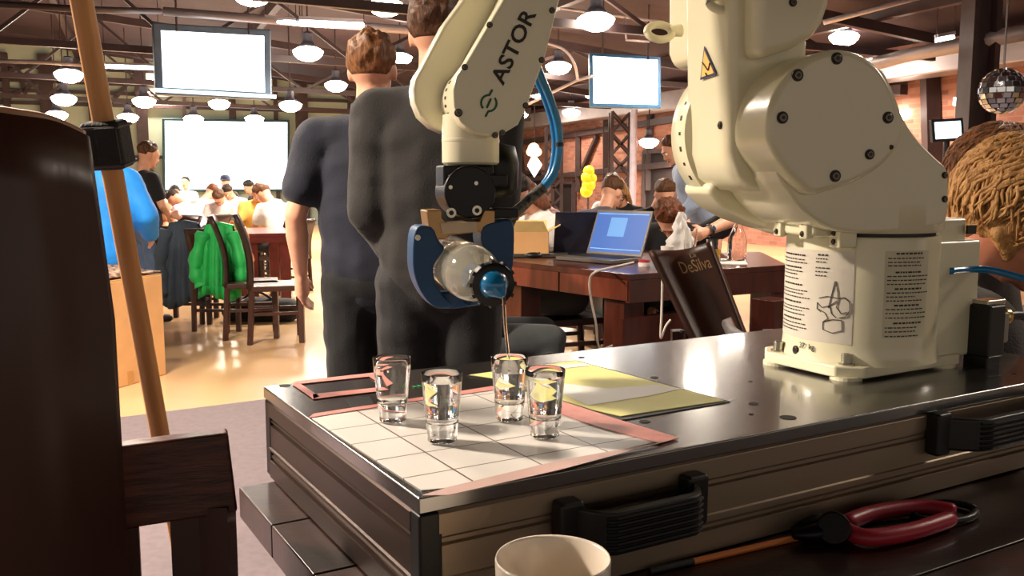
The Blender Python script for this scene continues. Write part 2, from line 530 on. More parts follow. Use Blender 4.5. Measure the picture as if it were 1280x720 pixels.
# ------------------------------------------------------------------ pendant lamps
m_shade = mat("lamp_housing_grey", "55525a", rough=.45, metal=.3)
m_bowl = emis("lamp_bowl_glow", "fff2e0", LAMP_GLOW)
def pendant(u, v, w, label, dia=0.45, light=True):
    Y = dia * FPX / w
    c = W(u, v, Y)
    b = (c - HC).dot(HB)
    top = max(ceil_z(b), c.z + 0.4)
    r = dia / 2
    root = empty("pendant_lamp", c, label, "pendant lamp", "pendant lamps hanging from the roof")
    MB().lathe([(0.0, -r * .55), (r * .35, -r * .52), (r * .68, -r * .38), (r * .9, -r * .16), (r, 0.02), (r * .93, r * .16), (r * .7, r * .30), (r * .42, r * .38), (0, r * .4)], c, seg=20).build("glowing_bowl", m_bowl, root, smooth=True)
    MB().lathe([(r * .62, r * .36), (r * .60, r * .44), (r * .42, r * .62), (r * .34, r * .74), (r * .34, r * 1.25), (r * .2, r * 1.35), (0, r * 1.35)], c, seg=20).build("lamp_shade", m_shade, root, smooth=40)
    MB().cyl(c + Vector((0, 0, r * 1.3)), (c.x, c.y, top), 0.012, seg=6).build("cord", m_steel, root)
    if light:
        ld = bpy.data.lights.new("pendant_light", 'SPOT')
        ld.energy = LAMP_WATT * 4; ld.color = (1.0, 0.84, 0.68); ld.shadow_soft_size = r * .8
        ld.spot_size = math.radians(165); ld.spot_blend = 0.6
        lo = bpy.data.objects.new("pendant_light", ld); COL.objects.link(lo)
        lo.location = (0, 0, -r * .68); lo.parent = root
    return root
PL = [
 (482, 8, 44, "large glowing pendant at the picture top left of the sweater man's head"),
 (745, 26, 46, "largest glowing pendant, above the square white screen"),
 (1055, 47, 36, "glowing pendant just above the robot's round shoulder"),
 (385, 66, 37, "glowing pendant right of the upper screen, left of the ginger head"),
 (420, 107, 28, "glowing pendant beside the ginger-haired man's ear"),
 (500, 73, 30, "glowing pendant half hidden behind the sweater man's shoulder"),
 (698, 84, 32, "glowing pendant between the white robot forearm and the square screen"),
 (672, 117, 21, "small glowing pendant touching the robot forearm edge by the blue hose"),
 (714, 141, 23, "small glowing pendant below the left corner of the square screen"),
 (741, 118, 21, "small glowing pendant half hidden behind the square screen"),
 (811, 178, 25, "low pendant with grey shade in front of the dark doorway"),
 (1137, 143, 34, "low pendant touching the robot's shoulder slope, right of it"),
 (1126, 121, 18, "small distant pendant right of the robot shoulder above another lamp"),
 (86, 94, 34, "upper of the three pendants left of the wooden pole"),
 (80, 124, 30, "middle of the three pendants left of the wooden pole"),
 (71, 144, 26, "lowest of the three pendants left of the wooden pole"),
 (92, 49, 17, "small pendant half hidden behind the wooden pole near its top"),
 (180, 127, 28, "glowing pendant just right of the pole below the upper screen's corner"),
 (160, 147, 25, "pendant just above the black strap on the pole"),
 (274, 130, 26, "middle pendant between the two big white screens"),
 (242, 149, 24, "pendant overlapping the top edge of the lower screen, left one"),
 (318, 149, 23, "pendant overlapping the top edge of the lower screen, right one"),
 (363, 132, 28, "pendant right above the lower screen's right corner"),
 (200, 99, 20, "small pendant half hidden at the upper screen's left edge"),
 (315, -7, 50, "big pendant cut off by the picture top above the upper screen"),
 (654, 144, 12, "tiny distant pendant beside the robot forearm edge"),
 (885, 14, 40, "added pendant hidden behind the robot upper arm, brightens the case top"),  # this pendant and the next are added for bright reflections in the case top
 (925, 62, 32, "added pendant hidden behind the robot shoulder, brightens the case top"),
]
for i, (u, v, w, lab) in enumerate(PL):
    pendant(u, v, w, lab, dia=(.25 if w < 14 else .45), light=(w >= 20 and i not in (8, 9, 14, 20)))
# more pendants added out of view, continuing the rows, to light the robot
def added_pendant(c, lab, k=1.0):
    n0 = len(bpy.data.lights)
    r = pendant(640, 360, 100, lab)
    r.location = c
    b = (Vector(c) - HC).dot(HB)
    for ch in r.children:
        if ch.type == 'LIGHT': ch.data.energy *= k
    return r
ADDED_PENDANTS = [((-2.2, 4.3, 3.15), 0.6, "added unseen pendant over the gap between pole and standing men"), ((2.6, 5.6, 3.15), 0.5, "added unseen pendant above the laptop table behind the robot"),
        ((-2.7, 2.0, 3.0), 1.9, "added unseen key-light pendant high over the tall chair at the left edge"), ((3.6, 2.6, 3.1), 0.25, "added unseen pendant high above the two bowed heads")]
for c, k, lab in ADDED_PENDANTS:
    r = added_pendant(c, lab, k)
    for ch in r.children:
        if ch.name.startswith("cord"): ch.scale = (1, 1, 1)

# ------------------------------------------------------------------ screens
m_bezel = mat("black_bezel", "14161c", rough=.4)
m_scr_case = mat("blue_grey_screen_case", "4d5d70", rough=.5)
def screen(name, label, c4, depth, border, m_glow, bezel, cat="screen", hang=True):
    """c4: lower-left, lower-right, upper-right, upper-left corners of the lit face."""
    A, B, C, D = c4
    X = (B - A).normalized(); Z = (D - A).normalized(); N = X.cross(Z).normalized()
    mid = (A + B + C + D) / 4
    root = empty(name, Vector((mid.x, mid.y, min(A.z, B.z) - border)), label, cat)
    back = MB().prism([A - X * border - Z * border, B + X * border - Z * border, C + X * border + Z * border, D - X * border + Z * border], -N * depth)
    back.build("casing", bezel, root, bevel=border * .2)
    MB().prism([A + N * .004, B + N * .004, C + N * .004, D + N * .004], -N * .003).build("lit_panel", m_glow, root)
    if hang:
        for p in (C, D):
            q = p + (mid - p) * .3
            top = ceil_z((q - HC).dot(HB))
            MB().cyl((q.x, q.y, p.z), (q.x, q.y, top), .015, seg=6).build("hanger", m_steel, root)
    return root
g_white = emis("projector_white", "eafcff", 2.2)
g_white2 = emis("display_white", "f2fbff", 2.2)
# projection screen on the back wall (edge frame in cyan-dark) and its pale blue wash strip
c4 = [hwall(207, 237, .25), hwall(359, 236, .25), hwall(359, 153, .25), hwall(206, 151, .25)]
screen("projection_screen", "large blank white projection screen on the back wall behind the seated crowd", c4, .08, .07, g_white, mat("teal_frame", "27484f", rough=.5), "projection screen", hang=False)
c4 = [W(204, 109, 13.0), W(331, 115.5, 13.6), W(330, 45, 13.6), W(201, 38, 13.0)]
s2 = screen("hanging_screen", "upper blank white screen hanging from the roof beside the pole", c4, .25, .10, g_white2, m_scr_case, "screen")
MB().tube([W(193, 112.5, 12.85), W(345, 121, 13.55)], .028).build("bottom_bar", emis("screen_bar_glow", "c9f3ff", 1.2), s2)
c4 = [W(742, 129, 14), W(822, 131, 14), W(822, 75, 14), W(741, 70, 14)]
screen("hanging_screen", "square blank white screen hanging between robot forearm and shoulder", c4, .22, .05, g_white2, mat("blue_rim", "2c5d86", rough=.4), "screen")
c4 = [W(1169.5, 174, 9.5), W(1202, 172, 9.5), W(1200.5, 151, 9.5), W(1168, 153, 9.5)]
tv = screen("small_monitor", "small white monitor on a dark column above the bowed heads", c4, .06, .03, emis("monitor_glow", "d3f0ff", 2.0), m_bezel, "monitor", hang=False)
p = W(1185, 177, 9.54)
MB().cyl((p.x, p.y + .03, 0.02), (p.x, p.y + .03, p.z + .02), .03).build("stand_pole", m_bezel, tv)
MB().cyl((p.x, p.y + .03, 0), (p.x, p.y + .03, .03), .22).build("stand_foot", m_bezel, tv)
# ================================================================== near table and the robot's flat case
ZT = 0.98            # case top
ZB = 0.846           # table top under the case
CB = onz(329, 483, ZT); CA = onz(523, 623, ZT)
E2 = (CA - CB).normalized()                  # towards the viewer along the case's short side
E1 = Vector((-E2.y, E2.x, 0))                # along its length, to the right
DEP = (CA - CB).length
LEN = 1.20
UP = Vector((0, 0, 1))
def C(a, b, z=0.0):
    return CB + E1 * a + E2 * b + UP * z
def cab(u, v, z=0.0):
    p = onz(u, v, ZT + z) - CB
    return p.dot(E1), p.dot(E2)
def CP(u, v, z=0.0):
    return onz(u, v, ZT + z)

m_blacktop = mat("black_lacquer_top", "1a1613", rough=.24, var=.1, scale=3, spec=1.0, coat=.5, ior=2.3)
m_blackedge = mat("black_edge", "0c0a09", rough=.45)
m_alu = mat("anodised_aluminium", "9c8a76", rough=.42, metal=.65, var=.04, scale=2, stretch=(1, 1, 12))
m_blackplastic = mat("black_plastic", "121110", rough=.42, var=.1, scale=20)
m_tablewood = mat("dark_table_wood", "2a150f", rough=.35, var=.3, scale=3, stretch=(1, 14, 1), bump=.06, bscale=30, coat=.15)

# table under the case: a slab with legs and apron
TL0 = onz(302, 613, ZB); TL1 = onz(400, 720, ZB)
def TB(a, b, z): return CB + E1 * a + E2 * b + UP * (z - ZT)
ta0 = (TL0 - CB).dot(E1)
tb_root = empty("dark_table", TB(0.6, 0.5, 0), "dark wooden table carrying the robot case, mug and pliers", "table")
tw = 1.22
nplank = 7
for k in range(nplank):
    b0 = 0.035 + (tw - .035) * k / nplank; b1 = 0.035 + (tw - .035) * (k + 1) / nplank - .003
    MB().box(TB(ta0 + 0.62, (b0 + b1) / 2, ZB - .0225), (1.24, b1 - b0, .045), axes=(E1, E2, UP)).build("plank", m_tablewood, tb_root, bevel=.002)
for a in (ta0 + .09, ta0 + 1.15):
    for b in (.13, tw - .1):
        MB().box(TB(a, b, (ZB - .045) / 2), (.08, .08, ZB - .045), axes=(E1, E2, UP)).build("leg", m_tablewood, tb_root, bevel=.004)
for b in (.13, tw - .1):
    MB().box(TB(ta0 + .62, b, ZB - .095), (1.02, .025, .10), axes=(E1, E2, UP)).build("apron", m_tablewood, tb_root)

# the case
case = empty("robot_case", C(LEN / 2, DEP / 2, ZB - ZT), "flat aluminium case with glossy black top that carries the robot", "equipment case")
MB().box(C(LEN / 2, DEP / 2, -.0085), (LEN, DEP, .017), axes=(E1, E2, UP)).build("top_plate", m_blacktop, case, bevel=.002)
MB().box(C(LEN / 2, DEP / 2, -.074), (LEN - .05, DEP - .05, .112), axes=(E1, E2, UP)).build("inner_box", m_blackedge, case)
# extruded side rails with grooves (profile: outward distance, height)
HGT = ZT - ZB - .018
prof = [(-.03, -.0175), (.001, -.0175), (.0035, -.021), (.0035, -.043), (-.001, -.045), (-.001, -.0485), (.001, -.0495), (.001, -.052), (-.003, -.054), (-.003, -.0565),
        (.002, -.058), (.002, -.094), (.0045, -.0955), (.0045, -.0985), (-.001, -.101), (-.001, -.107), (.0015, -.1085), (.0015, -.112), (-.003, -.1135), (-.003, -.1155),
        (.0035, -.117), (.0035, -.1455), (-.03, -.1455)]
KH = (ZT - ZB - .003) / .1455
prof = [(d, -.0175 + (h + .0175) * (KH * .1455 - .0175) / .128) for d, h in prof]
def rail(nm, p_start, along, out, length, m):
    pts = [p_start + out * d + UP * h for d, h in prof]
    return MB().prism(pts, along * length).build(nm, m, case)
rail("front_rail", C(.022, DEP - .004), E1, E2, LEN - .044, m_alu)
rail("side_rail", C(.004, .022), E2, -E1, DEP - .044, mat("dark_brown_rail", "3a2b24", rough=.4, metal=.6))  # left rail is given a darker brown metal than the other rails
rail("back_rail", C(.022, .004), E1, -E2, LEN - .044, m_alu)
rail("side_rail", C(LEN - .004, .022), E2, E1, DEP - .044, m_alu)
for a in (.0135, LEN - .0135):
    for b in (.0135, DEP - .0135):
        MB().box(C(a, b, -.0745), (.025, .025, .113), axes=(E1, E2, UP)).build("corner_post", m_blackedge, case, bevel=.003)
for a in (.10, LEN - .1):
    for b in (.08, DEP - .08):
        MB().cyl(C(a, b, -.128), C(a, b, ZB - ZT + .0005), .018).build("rubber_foot", m_blackplastic, case)

# handles on the front rail
def handle(a0, a1, zc, rise=.046):
    root_m = MB()
    h = .046
    out = E2
    def Q(a, d, z): return C(a, DEP + d, z)
    # grip bar, slightly bowed downwards
    n = 16; bar = MB()
    outer = []; 
    path = []
    for i in range(n + 1):
        t = i / n; a = a0 + (a1 - a0) * t
        d = .012 + .040 * min(1, math.sin(PI * t) * 2.2) ** .8
        path.append((a, d))
    vs = []; fs = []
    for a, d in path:
        for (dd, zz) in ((0, h / 2), (-.013, h / 2), (-.013, -h / 2), (0, -h / 2)):
            vs.append(Q(a, d + dd, zc + zz))
    for i in range(n):
        for k in range(4):
            fs.append((i * 4 + k, i * 4 + (k + 1) % 4, (i + 1) * 4 + (k + 1) % 4, (i + 1) * 4 + k))
    fs += [(0, 1, 2, 3), (n * 4, n * 4 + 3, n * 4 + 2, n * 4 + 1)]
    g = bar.add(vs, fs).build("handle", m_blackplastic, case, bevel=.004)
    for k in range(6):
        z = zc - h / 2 + .006 + k * (h - .012) / 5
        MB().tube([Q(a, d + .0008, z) for a, d in path[2:-2]], .0022, seg=6).build("grip_rib", m_blackplastic, g)
    for a in (a0, a1):
        MB().box(Q(a, .009, zc), (.030, .022, .060), axes=(E1, E2, UP)).build("handle_mount", m_blackplastic, g, bevel=.005)
    return g
ha0 = cab(712, 640, -.06)[0]; ha1 = cab(852, 610, -.06)[0]
handle(.165, .335, -.058)
handle(.775, 1.06, -.044)
# holes and countersunk screws in the top
m_hole = mat("drilled_hole", "050404", rough=.6)
for (u, v, r) in ((687, 441, .006), (727, 447, .006), (818, 472, .006), (806, 527, .007), (942, 505, .0065), (985, 522, .0105), (939, 518, .003),
                  (356, 482, .008), (938, 477, .003), (853, 413, .005), (1268, 467, .004)):
    p = CP(u, v)
    MB().cyl(p - UP * .004, p + UP * .0006, r, seg=20).build("hole", m_hole, case)
# slot opening next to the pink tape frame
sl = [CP(430, 499), CP(462, 496), CP(468, 505), CP(440, 511)]
MB().prism([p + UP * .0006 for p in sl], -UP * .004).build("slot", m_hole, case)

# ------------------------------------------------------------------ sheets lying on the case
def grid_mat(name, org, X, Y, sx, sy, base, line, lw):
    m = bpy.data.materials.new(name); m.use_nodes = True
    nt = m.node_tree; b = nt.nodes["Principled BSDF"]
    ge = nt.nodes.new("ShaderNodeNewGeometry")
    sub = nt.nodes.new("ShaderNodeVectorMath"); sub.operation = 'SUBTRACT'; sub.inputs[1].default_value = org
    nt.links.new(ge.outputs["Position"], sub.inputs[0])
    masks = []
    for D, s in ((X, sx), (Y, sy)):
        d = nt.nodes.new("ShaderNodeVectorMath"); d.operation = 'DOT_PRODUCT'; d.inputs[1].default_value = D
        nt.links.new(sub.outputs[0], d.inputs[0])
        dv = nt.nodes.new("ShaderNodeMath"); dv.operation = 'DIVIDE'; dv.inputs[1].default_value = s
        nt.links.new(d.outputs["Value"], dv.inputs[0])
        fr = nt.nodes.new("ShaderNodeMath"); fr.operation = 'PINGPONG'; fr.inputs[1].default_value = 0.5
        nt.links.new(dv.outputs[0], fr.inputs[0])
        lt = nt.nodes.new("ShaderNodeMath"); lt.operation = 'LESS_THAN'; lt.inputs[1].default_value = lw / s
        nt.links.new(fr.outputs[0], lt.inputs[0]); masks.append(lt)
    mx = nt.nodes.new("ShaderNodeMath"); mx.operation = 'MAXIMUM'
    nt.links.new(masks[0].outputs[0], mx.inputs[0]); nt.links.new(masks[1].outputs[0], mx.inputs[1])
    mix = nt.nodes.new("ShaderNodeMix"); mix.data_type = 'RGBA'
    mix.inputs[6].default_value = (*lin(base), 1); mix.inputs[7].default_value = (*lin(line), 1)
    nt.links.new(mx.outputs[0], mix.inputs[0]); nt.links.new(mix.outputs[2], b.inputs["Base Color"])
    b.inputs["Roughness"].default_value = .35
    return m
m_pink = mat("pink_tape", "d98f86", rough=.45, var=.08, scale=40)
m_yellow = mat("yellow_card", "dfdc8c", rough=.5, var=.05, scale=10)
m_white = mat("white_paper", "e4e2de", rough=.45, var=.03, scale=10)
PX = {k: CP(*k) for k in ((390, 523), (525, 617), (846, 549), (652, 482))}
# squared sheet: aligned with the case
ga0, gb0 = cab(392, 522); 
ga1 = cab(846, 549)[0]; gb1 = DEP - .004
gs0 = cab(640, 478)
pts = [C(.012, gb0), C(.012 + .38, gb0 - .004), C(ga1, gb1 - .01), C(.03, gb1)]
go = C(.012, gb0); 
sheet = MB().prism([CP(390, 524) + UP * .0012, CP(632, 481) + UP * .0012, CP(822, 553) + UP * .0012, CP(560, 611) + UP * .0012, CP(527, 614) + UP * .0012], -UP * .0008)
gx0 = (CP(640, 481) - CP(390, 524)).normalized(); gy0 = Vector((gx0.y, -gx0.x, 0))
tag(sheet.build("squared_sheet", grid_mat("squared_paper", CP(447, 515), E1, E2, .088, .070, "dcd8d2", "5d4a40", .0011)),
    "white sheet ruled in large squares under the shot glasses", "sheet")
def tape(name, label, px, w=None, parent=None, m=m_pink, lift=.0022):
    mb = MB().prism([CP(u, v) + UP * lift for u, v in px], -UP * .0006)
    o = mb.build(name, m)
    return tag(o, label, "tape", "pink tape strips on the case")
tape("tape_strip", "pink tape strip along the back edge of the squared sheet", [(386, 524), (392, 519), (560, 493), (655, 478), (652, 484), (500, 506)])
tape("tape_strip", "wide pink tape strip between squared sheet and yellow card", [(668, 497), (690, 499), (775, 527), (848, 549), (824, 556), (745, 535), (664, 506)])
tape("tape_strip", "pale pink tape strip along the front edge of the squared sheet", [(824, 556), (848, 550), (700, 590), (560, 622), (528, 622), (560, 612), (700, 578)], m=mat("faded_tape", "c9a9a2", rough=.5), lift=.0026)
# pink frame at the back left corner
fr = empty("taped_outline", CP(430, 483), "pink tape frame around a dark rectangle in the case corner", "tape")
for px in ([(366, 482), (374, 480), (400, 497), (392, 500)], [(392, 500), (391, 494), (470, 486), (484, 489)], [(366, 482), (368, 478), (468, 467), (470, 471)], [(462, 472), (470, 470), (492, 480), (480, 484)]):
    MB().prism([CP(u, v) + UP * .0018 for u, v in px], -UP * .0006).build("tape_strip", m_pink, fr)
# yellow card with a white sheet across it, dark rim
card = empty("yellow_card", CP(740, 485), "pale yellow card with a white band lying beside the squared sheet", "card")
MB().prism([CP(u, v) + UP * .0012 for u, v in ((583, 470), (722, 451), (913, 503), (772, 527), (745, 519), (690, 502), (655, 482))], -UP * .001).build("dark_backing", m_blackedge, card)
MB().prism([CP(u, v) + UP * .0022 for u, v in ((587, 470), (720, 452.5), (905, 502.5), (776, 522), (742, 514), (690, 498), (655, 480))], -UP * .0008).build("sheet", m_yellow, card)
MB().prism([CP(u, v) + UP * .0028 for u, v in ((664, 485), (700, 493), (735, 509), (812, 497), (852, 488), (818, 483), (760, 488), (700, 481))], -UP * .0004).build("white_band", m_white, card)
MB().prism([CP(u, v) + UP * .0028 for u, v in ((640, 467), (700, 463), (738, 459), (732, 456), (700, 458), (645, 464))], -UP * .0004).build("white_band", m_white, card)
# small print patch with green characters
gp = MB()
for (u, v) in ((518, 484), (524, 483), (530, 482)):
    gp.box(CP(u, v) + UP * .001, (.004, .009, .0006), axes=(E1, E2, UP))
tag(gp.build("green_marking", mat("green_print", "1f8a4a", rough=.5)), "small green marking on the case behind the shot glasses", "marking")

# ------------------------------------------------------------------ shot glasses
m_glass = glassmat("clear_glass", (252, 252, 250), 1.48)
m_spirit = glassmat("clear_spirit", (255, 255, 255), 1.36)
def shot_glass(u, v, label, h=.079, rt=.0237, rb=.0170, fill=0.0, base=.021):
    p = CP(u, v) + UP * .0032
    root = empty("shot_glass", p, label, "shot glass", "shot glasses on the squared sheet")
    t = .0021
    prof = [(0, .0), (rb * .94, .0), (rb, .0012), (rb, .006)]
    for k in range(1, 7):
        z = .006 + (h - .006) * k / 6
        prof.append((rb + (rt - rb) * (z / h), z))
    prof += [(rt - t * .3, h + .0008), (rt - t * .8, h + .0004), (rt - t, h - .001)]
    for k in range(5, 0, -1):
        z = base + (h - base) * k / 6
        prof.append((rb + (rt - rb) * (z / h) - t, z))
    rr = rb + (rt - rb) * (base / h) - t
    prof += [(rr, base + .003), (rr * .8, base + .0008), (0, base)]
    MB().lathe(prof, p, seg=40).build("glass_wall", m_glass, root, smooth=50)
    if fill:
        z1 = base + (h - base) * fill
        e = .0003
        ri = lambda z: rb + (rt - rb) * (z / h) - t + e
        MB().lathe([(0, base - e), (rr * .8 + e, base + .0004), (ri(base + .003), base + .003), (ri((base + z1) / 2), (base + z1) / 2), (ri(z1), z1), (0, z1)], p, seg=40).build("spirit", m_spirit, root, smooth=50)
    return root, p
shot_glass(491, 528, "leftmost shot glass, empty, by the pink frame")
shot_glass(553, 554, "nearest shot glass, shorter looking, at the front of the sheet", fill=.85)
g3, P3 = shot_glass(637, 527, "shot glass being filled by the pouring stream", fill=.70)
shot_glass(681, 548, "rightmost shot glass, beside the yellow card", fill=.9)

# ------------------------------------------------------------------ things on the table in front of the case
m_mug = mat("white_glazed_china", "d9cdbd", rough=.2, var=.02, coat=.4)
mp_ = onz(691, 717, ZB + .095)
mug = empty("mug", Vector((mp_.x, mp_.y, ZB)), "white china mug at the bottom edge in front of the case", "mug")
rm = 69 / FPX * (mp_ - EYE).length
MB().lathe([(0, .0), (rm * .72, .0), (rm * .78, .003), (rm * .9, .035), (rm * .985, .08), (rm, .108), (rm * .985, .1105), (rm * .955, .108), (rm * .93, .08), (rm * .85, .035), (rm * .7, .008), (0, .006)],
           (mp_.x, mp_.y, ZB), seg=48).build("mug_body", m_mug, mug, smooth=True)
hc = Vector((mp_.x, mp_.y, ZB + .055)); hd = Vector((-.6, -.8, 0)).normalized()
MB().tube(curve_pts([hc + hd * rm * .93 + UP * .032, hc + hd * (rm + .03) + UP * .030, hc + hd * (rm + .036), hc + hd * (rm + .018) - UP * .028, hc + hd * rm * .88 - UP * .033], 6), .0055).build("mug_handle", m_mug, mug, smooth=True)

def TP(u, v, dz=0.0): return onz(u, v, ZB + dz)
# pencil: orange hexagonal shaft with dark end
pa, pb = TP(866, 702, .004), TP(992, 673, .004)
pdirn = (pb - pa).normalized()
pc = empty("pencil", (pa + pb) / 2 - UP * .004, "orange pencil with dark tip lying along the case's foot", "pencil")
MB().cyl(pa, pb + pdirn * .03, .0038, seg=6).build("shaft", mat("orange_lacquer", "c9743a", rough=.4), pc)
MB().cyl(pa - pdirn * .06, pa, .0042, seg=12).build("cap", m_blackplastic, pc, smooth=40)
# pliers with red handles
pl = empty("pliers", TP(1085, 655), "pliers with red handles lying on the table beside the case", "pliers")
m_red = mat("red_grip", "a01f33", rough=.4, var=.1)
m_head = mat("black_steel", "171516", rough=.4, metal=.6)
cz = .012
MB().tube(curve_pts([TP(1055, 655, cz), TP(1090, 642, cz), TP(1150, 634, cz), TP(1195, 640, cz)], 6), [.006] + [.0105] * 17 + [.008], seg=12).build("grip", m_red, pl, smooth=True)
MB().tube(curve_pts([TP(1055, 662, cz), TP(1085, 672, cz), TP(1140, 664, cz), TP(1190, 648, cz)], 6), [.006] + [.0105] * 17 + [.008], seg=12).build("grip", m_red, pl, smooth=True)
MB().cyl(TP(1042, 660, .004), TP(1042, 660, .022), .020).build("pivot", m_head, pl, bevel=.003)
for s in (-1, 1):
    d = TP(990, 666 + 4 * s, cz) 
    MB().tube([TP(1040, 658 + 4 * s, cz), TP(1015, 660 + 7 * s, cz), TP(992, 666 + 3 * s, cz)], [.012, .011, .005], seg=10).build("jaw", m_head, pl, smooth=True)
# dark coil of cable behind the pliers' end
tag(MB().tube([TP(1180 + 40 * math.cos(t) , 640 + 12 * math.sin(t), .006) for t in [i * 2 * PI / 24 for i in range(24)]], .005, seg=8).build("cable_loop", m_blackplastic, smooth=True),
    "black loop of cable lying beyond the pliers", "cable")
# ================================================================== robot arm
m_cream = mat("cream_gloss_paint", "e2dcbd", rough=.28, var=.025, scale=3, coat=.5, bump=.015, bscale=90)
m_bolt = mat("dark_socket_bolt", "5b5348", rough=.3, metal=.8)
m_boltdark = mat("bolt_recess", "241f1a", rough=.5)
m_steelb = mat("bright_bolt", "b8b2a2", rough=.25, metal=.9)
m_print = mat("black_print", "231d19", rough=.5)
m_label = mat("pale_label_film", "cfc8bb", rough=.35, var=.02)
J = C(.885, .33)                                  # vertical axis of the robot
NN = Vector((0.258, -0.966, 0)).normalized()       # joint axis direction, towards the viewer
QQ = Vector((NN.y, -NN.x, 0))                      # arm direction, to the left
robot = empty("industrial_robot", J, "cream industrial robot arm holding a bottle over the glasses", "robot arm")
def PLN(s): return J + NN * s
def px(pts, s, k=0, closed=True):
    """pixel outline -> points on the arm-parallel plane at offset s from the robot axis"""
    if k: pts = [(p.x, p.y) for p in curve_pts([(a, b, 0) for a, b in pts], k, True)]
    return [onplane(a, b, PLN(s), NN) for a, b in pts]
def pp(u, v, s): return onplane(u, v, PLN(s), NN)
def bolt(c, axis, r, parent, deep=True):
    axis = Vector(axis).normalized()
    b = MB().cyl(c - axis * .002, c + axis * .0012, r, seg=20).build("bolt_recess", m_boltdark, parent)
    MB().cyl(c, c + axis * .0030, r * .72, seg=18).build("bolt", m_bolt, b, bevel=r * .12)
    MB().cyl(c + axis * .0026, c + axis * .0034, r * .34, seg=6).build("hex_socket", m_boltdark, b)
    return b

# --- base plate and pedestal
cz = lambda v, s: 0
bl = [cab(942, 452), cab(1068, 480), cab(1204, 457)]
a0, b0 = bl[0]; a1, b1 = bl[1]; a2, b2 = bl[2]
A0, A1_, B0, B1 = a0, a2 - .004, b0 - .005, (b1 + b2) / 2
RP = .117                                           # pedestal radius
JC = J
def plate_poly(z):
    c = .03
    return [C(A0, B0 + c, z), C(A0, B1 - c, z), C(A0 + c, B1, z), C(A1_ - c * .3, B1, z), C(A1_, B1 - c * .3, z), C(A1_, B0, z), C(A0 + c, B0, z)]
base = MB().prism(plate_poly(.004), UP * .018).build("base_plate", m_cream, robot, bevel=.003)
for (a, b) in ((A0 + .02, B0 + .04), (A0 + .025, B1 - .03), (A1_ - .03, B1 - .02)):
    MB().cyl(C(a, b, .0), C(a, b, .006), .024).build("foot_pad", m_cream, base)
    MB().cyl(C(a, b, .022), C(a, b, .0245), .0125, seg=24).build("washer", m_steelb, base, smooth=40)
    MB().cyl(C(a, b, .0245), C(a, b, .0385), .0085, seg=14).build("bolt", m_steelb, base, bevel=.001)
    MB().cyl(C(a, b, .0383), C(a, b, .0388), .0045, seg=6).build("hex_socket", m_boltdark, base)
ped_h = W(1067, 296, (J - NN * -RP).y - .0).z - ZT
PH = onplane(1067, 297, J + (EYE - J).normalized() * RP, Vector((0, -1, 0))).z - ZT
ped = MB().lathe([(0, .02), (RP * 1.05, .02), (RP * 1.03, .026), (RP * 1.01, .036), (RP, .05), (RP, PH - .004), (RP * .99, PH), (0, PH)], J, seg=64).build("pedestal", m_cream, robot, smooth=35)
# gussets that run from the drum to the plate's corners
for (a, b) in ((A0 + .02, B1 - .025), (A1_ - .03, B1 - .015), (A0 + .02, B0 + .04)):
    tip = C(a, b, .022)
    d = (Vector((tip.x, tip.y, 0)) - Vector((J.x, J.y, 0))).normalized(); sd = Vector((-d.y, d.x, 0))
    root_p = J + d * RP * .9
    v = [root_p + sd * .06 + UP * .022, root_p - sd * .06 + UP * .022, tip - d * .012 + sd * .016, tip - d * .012 - sd * .016, root_p + sd * .012 + UP * .1, root_p - sd * .012 + UP * .1]
    MB().add(v, [(0, 2, 3, 1), (0, 1, 5, 4), (0, 4, 2), (1, 3, 5), (2, 4, 5, 3)]).build("gusset", m_cream, ped, bevel=.004)
# connector box behind the drum
rb_a0 = (J - CB).dot(E1) + .06
zt_box = onplane(1190, 308, C(1.0, .33), E2 * -1).z
MB().box(C(rb_a0 + .055, .335, .11 + .0), (.13, .17, .19), axes=(E1, E2, UP)).build("rear_box", m_cream, robot, bevel=.006)
MB().box(C(rb_a0 + .043, .335, .215), (.10, .15, .05), axes=(E1, E2, UP)).build("rear_box_step", m_cream, robot, bevel=.005)
MB().box(C(rb_a0 + .09, .4195, .222), (.022, .004, .014), axes=(E1, E2, UP)).build("port", m_boltdark, robot)
# round turntable above the pedestal and the stepped shoulder flange
MB().cyl(J + UP * (PH - .002), J + UP * (PH + .006), RP * .93, seg=48).build("seam_ring", m_boltdark, robot)
tz0, tz1 = PH + .006, PH + .05
turn = MB().lathe([(0, tz0), (RP * 1.0, tz0), (RP * 1.03, tz0 + .006), (RP * 1.03, tz1), (0, tz1)], J, seg=64).build("turntable", m_cream, robot, smooth=35)
fl_c = J + QQ * .075
MB().box(J + QQ * .062 + NN * .0 + UP * (tz0 + .021), (.16, .16, .052), axes=(QQ, NN, UP)).build("shoulder_flange", m_cream, robot, bevel=.006)
for k, s in enumerate((.062, -.01)):
    p = J + QQ * .143 + NN * s + UP * (tz0 + .008)
    bx = MB().box(p, (.012, .022, .034), axes=(QQ, NN, UP)).build("stop_block", m_cream, robot, bevel=.003)
    for dz in (-.009, .009):
        bolt(p + QQ * .006 + UP * dz, QQ, .0045, bx)
p = pp(996, 302, .11)
stop = MB().box(J + QQ * .095 + NN * .085 + UP * (tz0 - .006), (.03, .03, .03), axes=(QQ, NN, UP)).build("stop_lug", m_cream, robot, bevel=.003)
for dz in (-.006, .007):
    bolt(J + QQ * .11 + NN * .085 + UP * (tz0 - .006 + dz), QQ, .0045, stop)

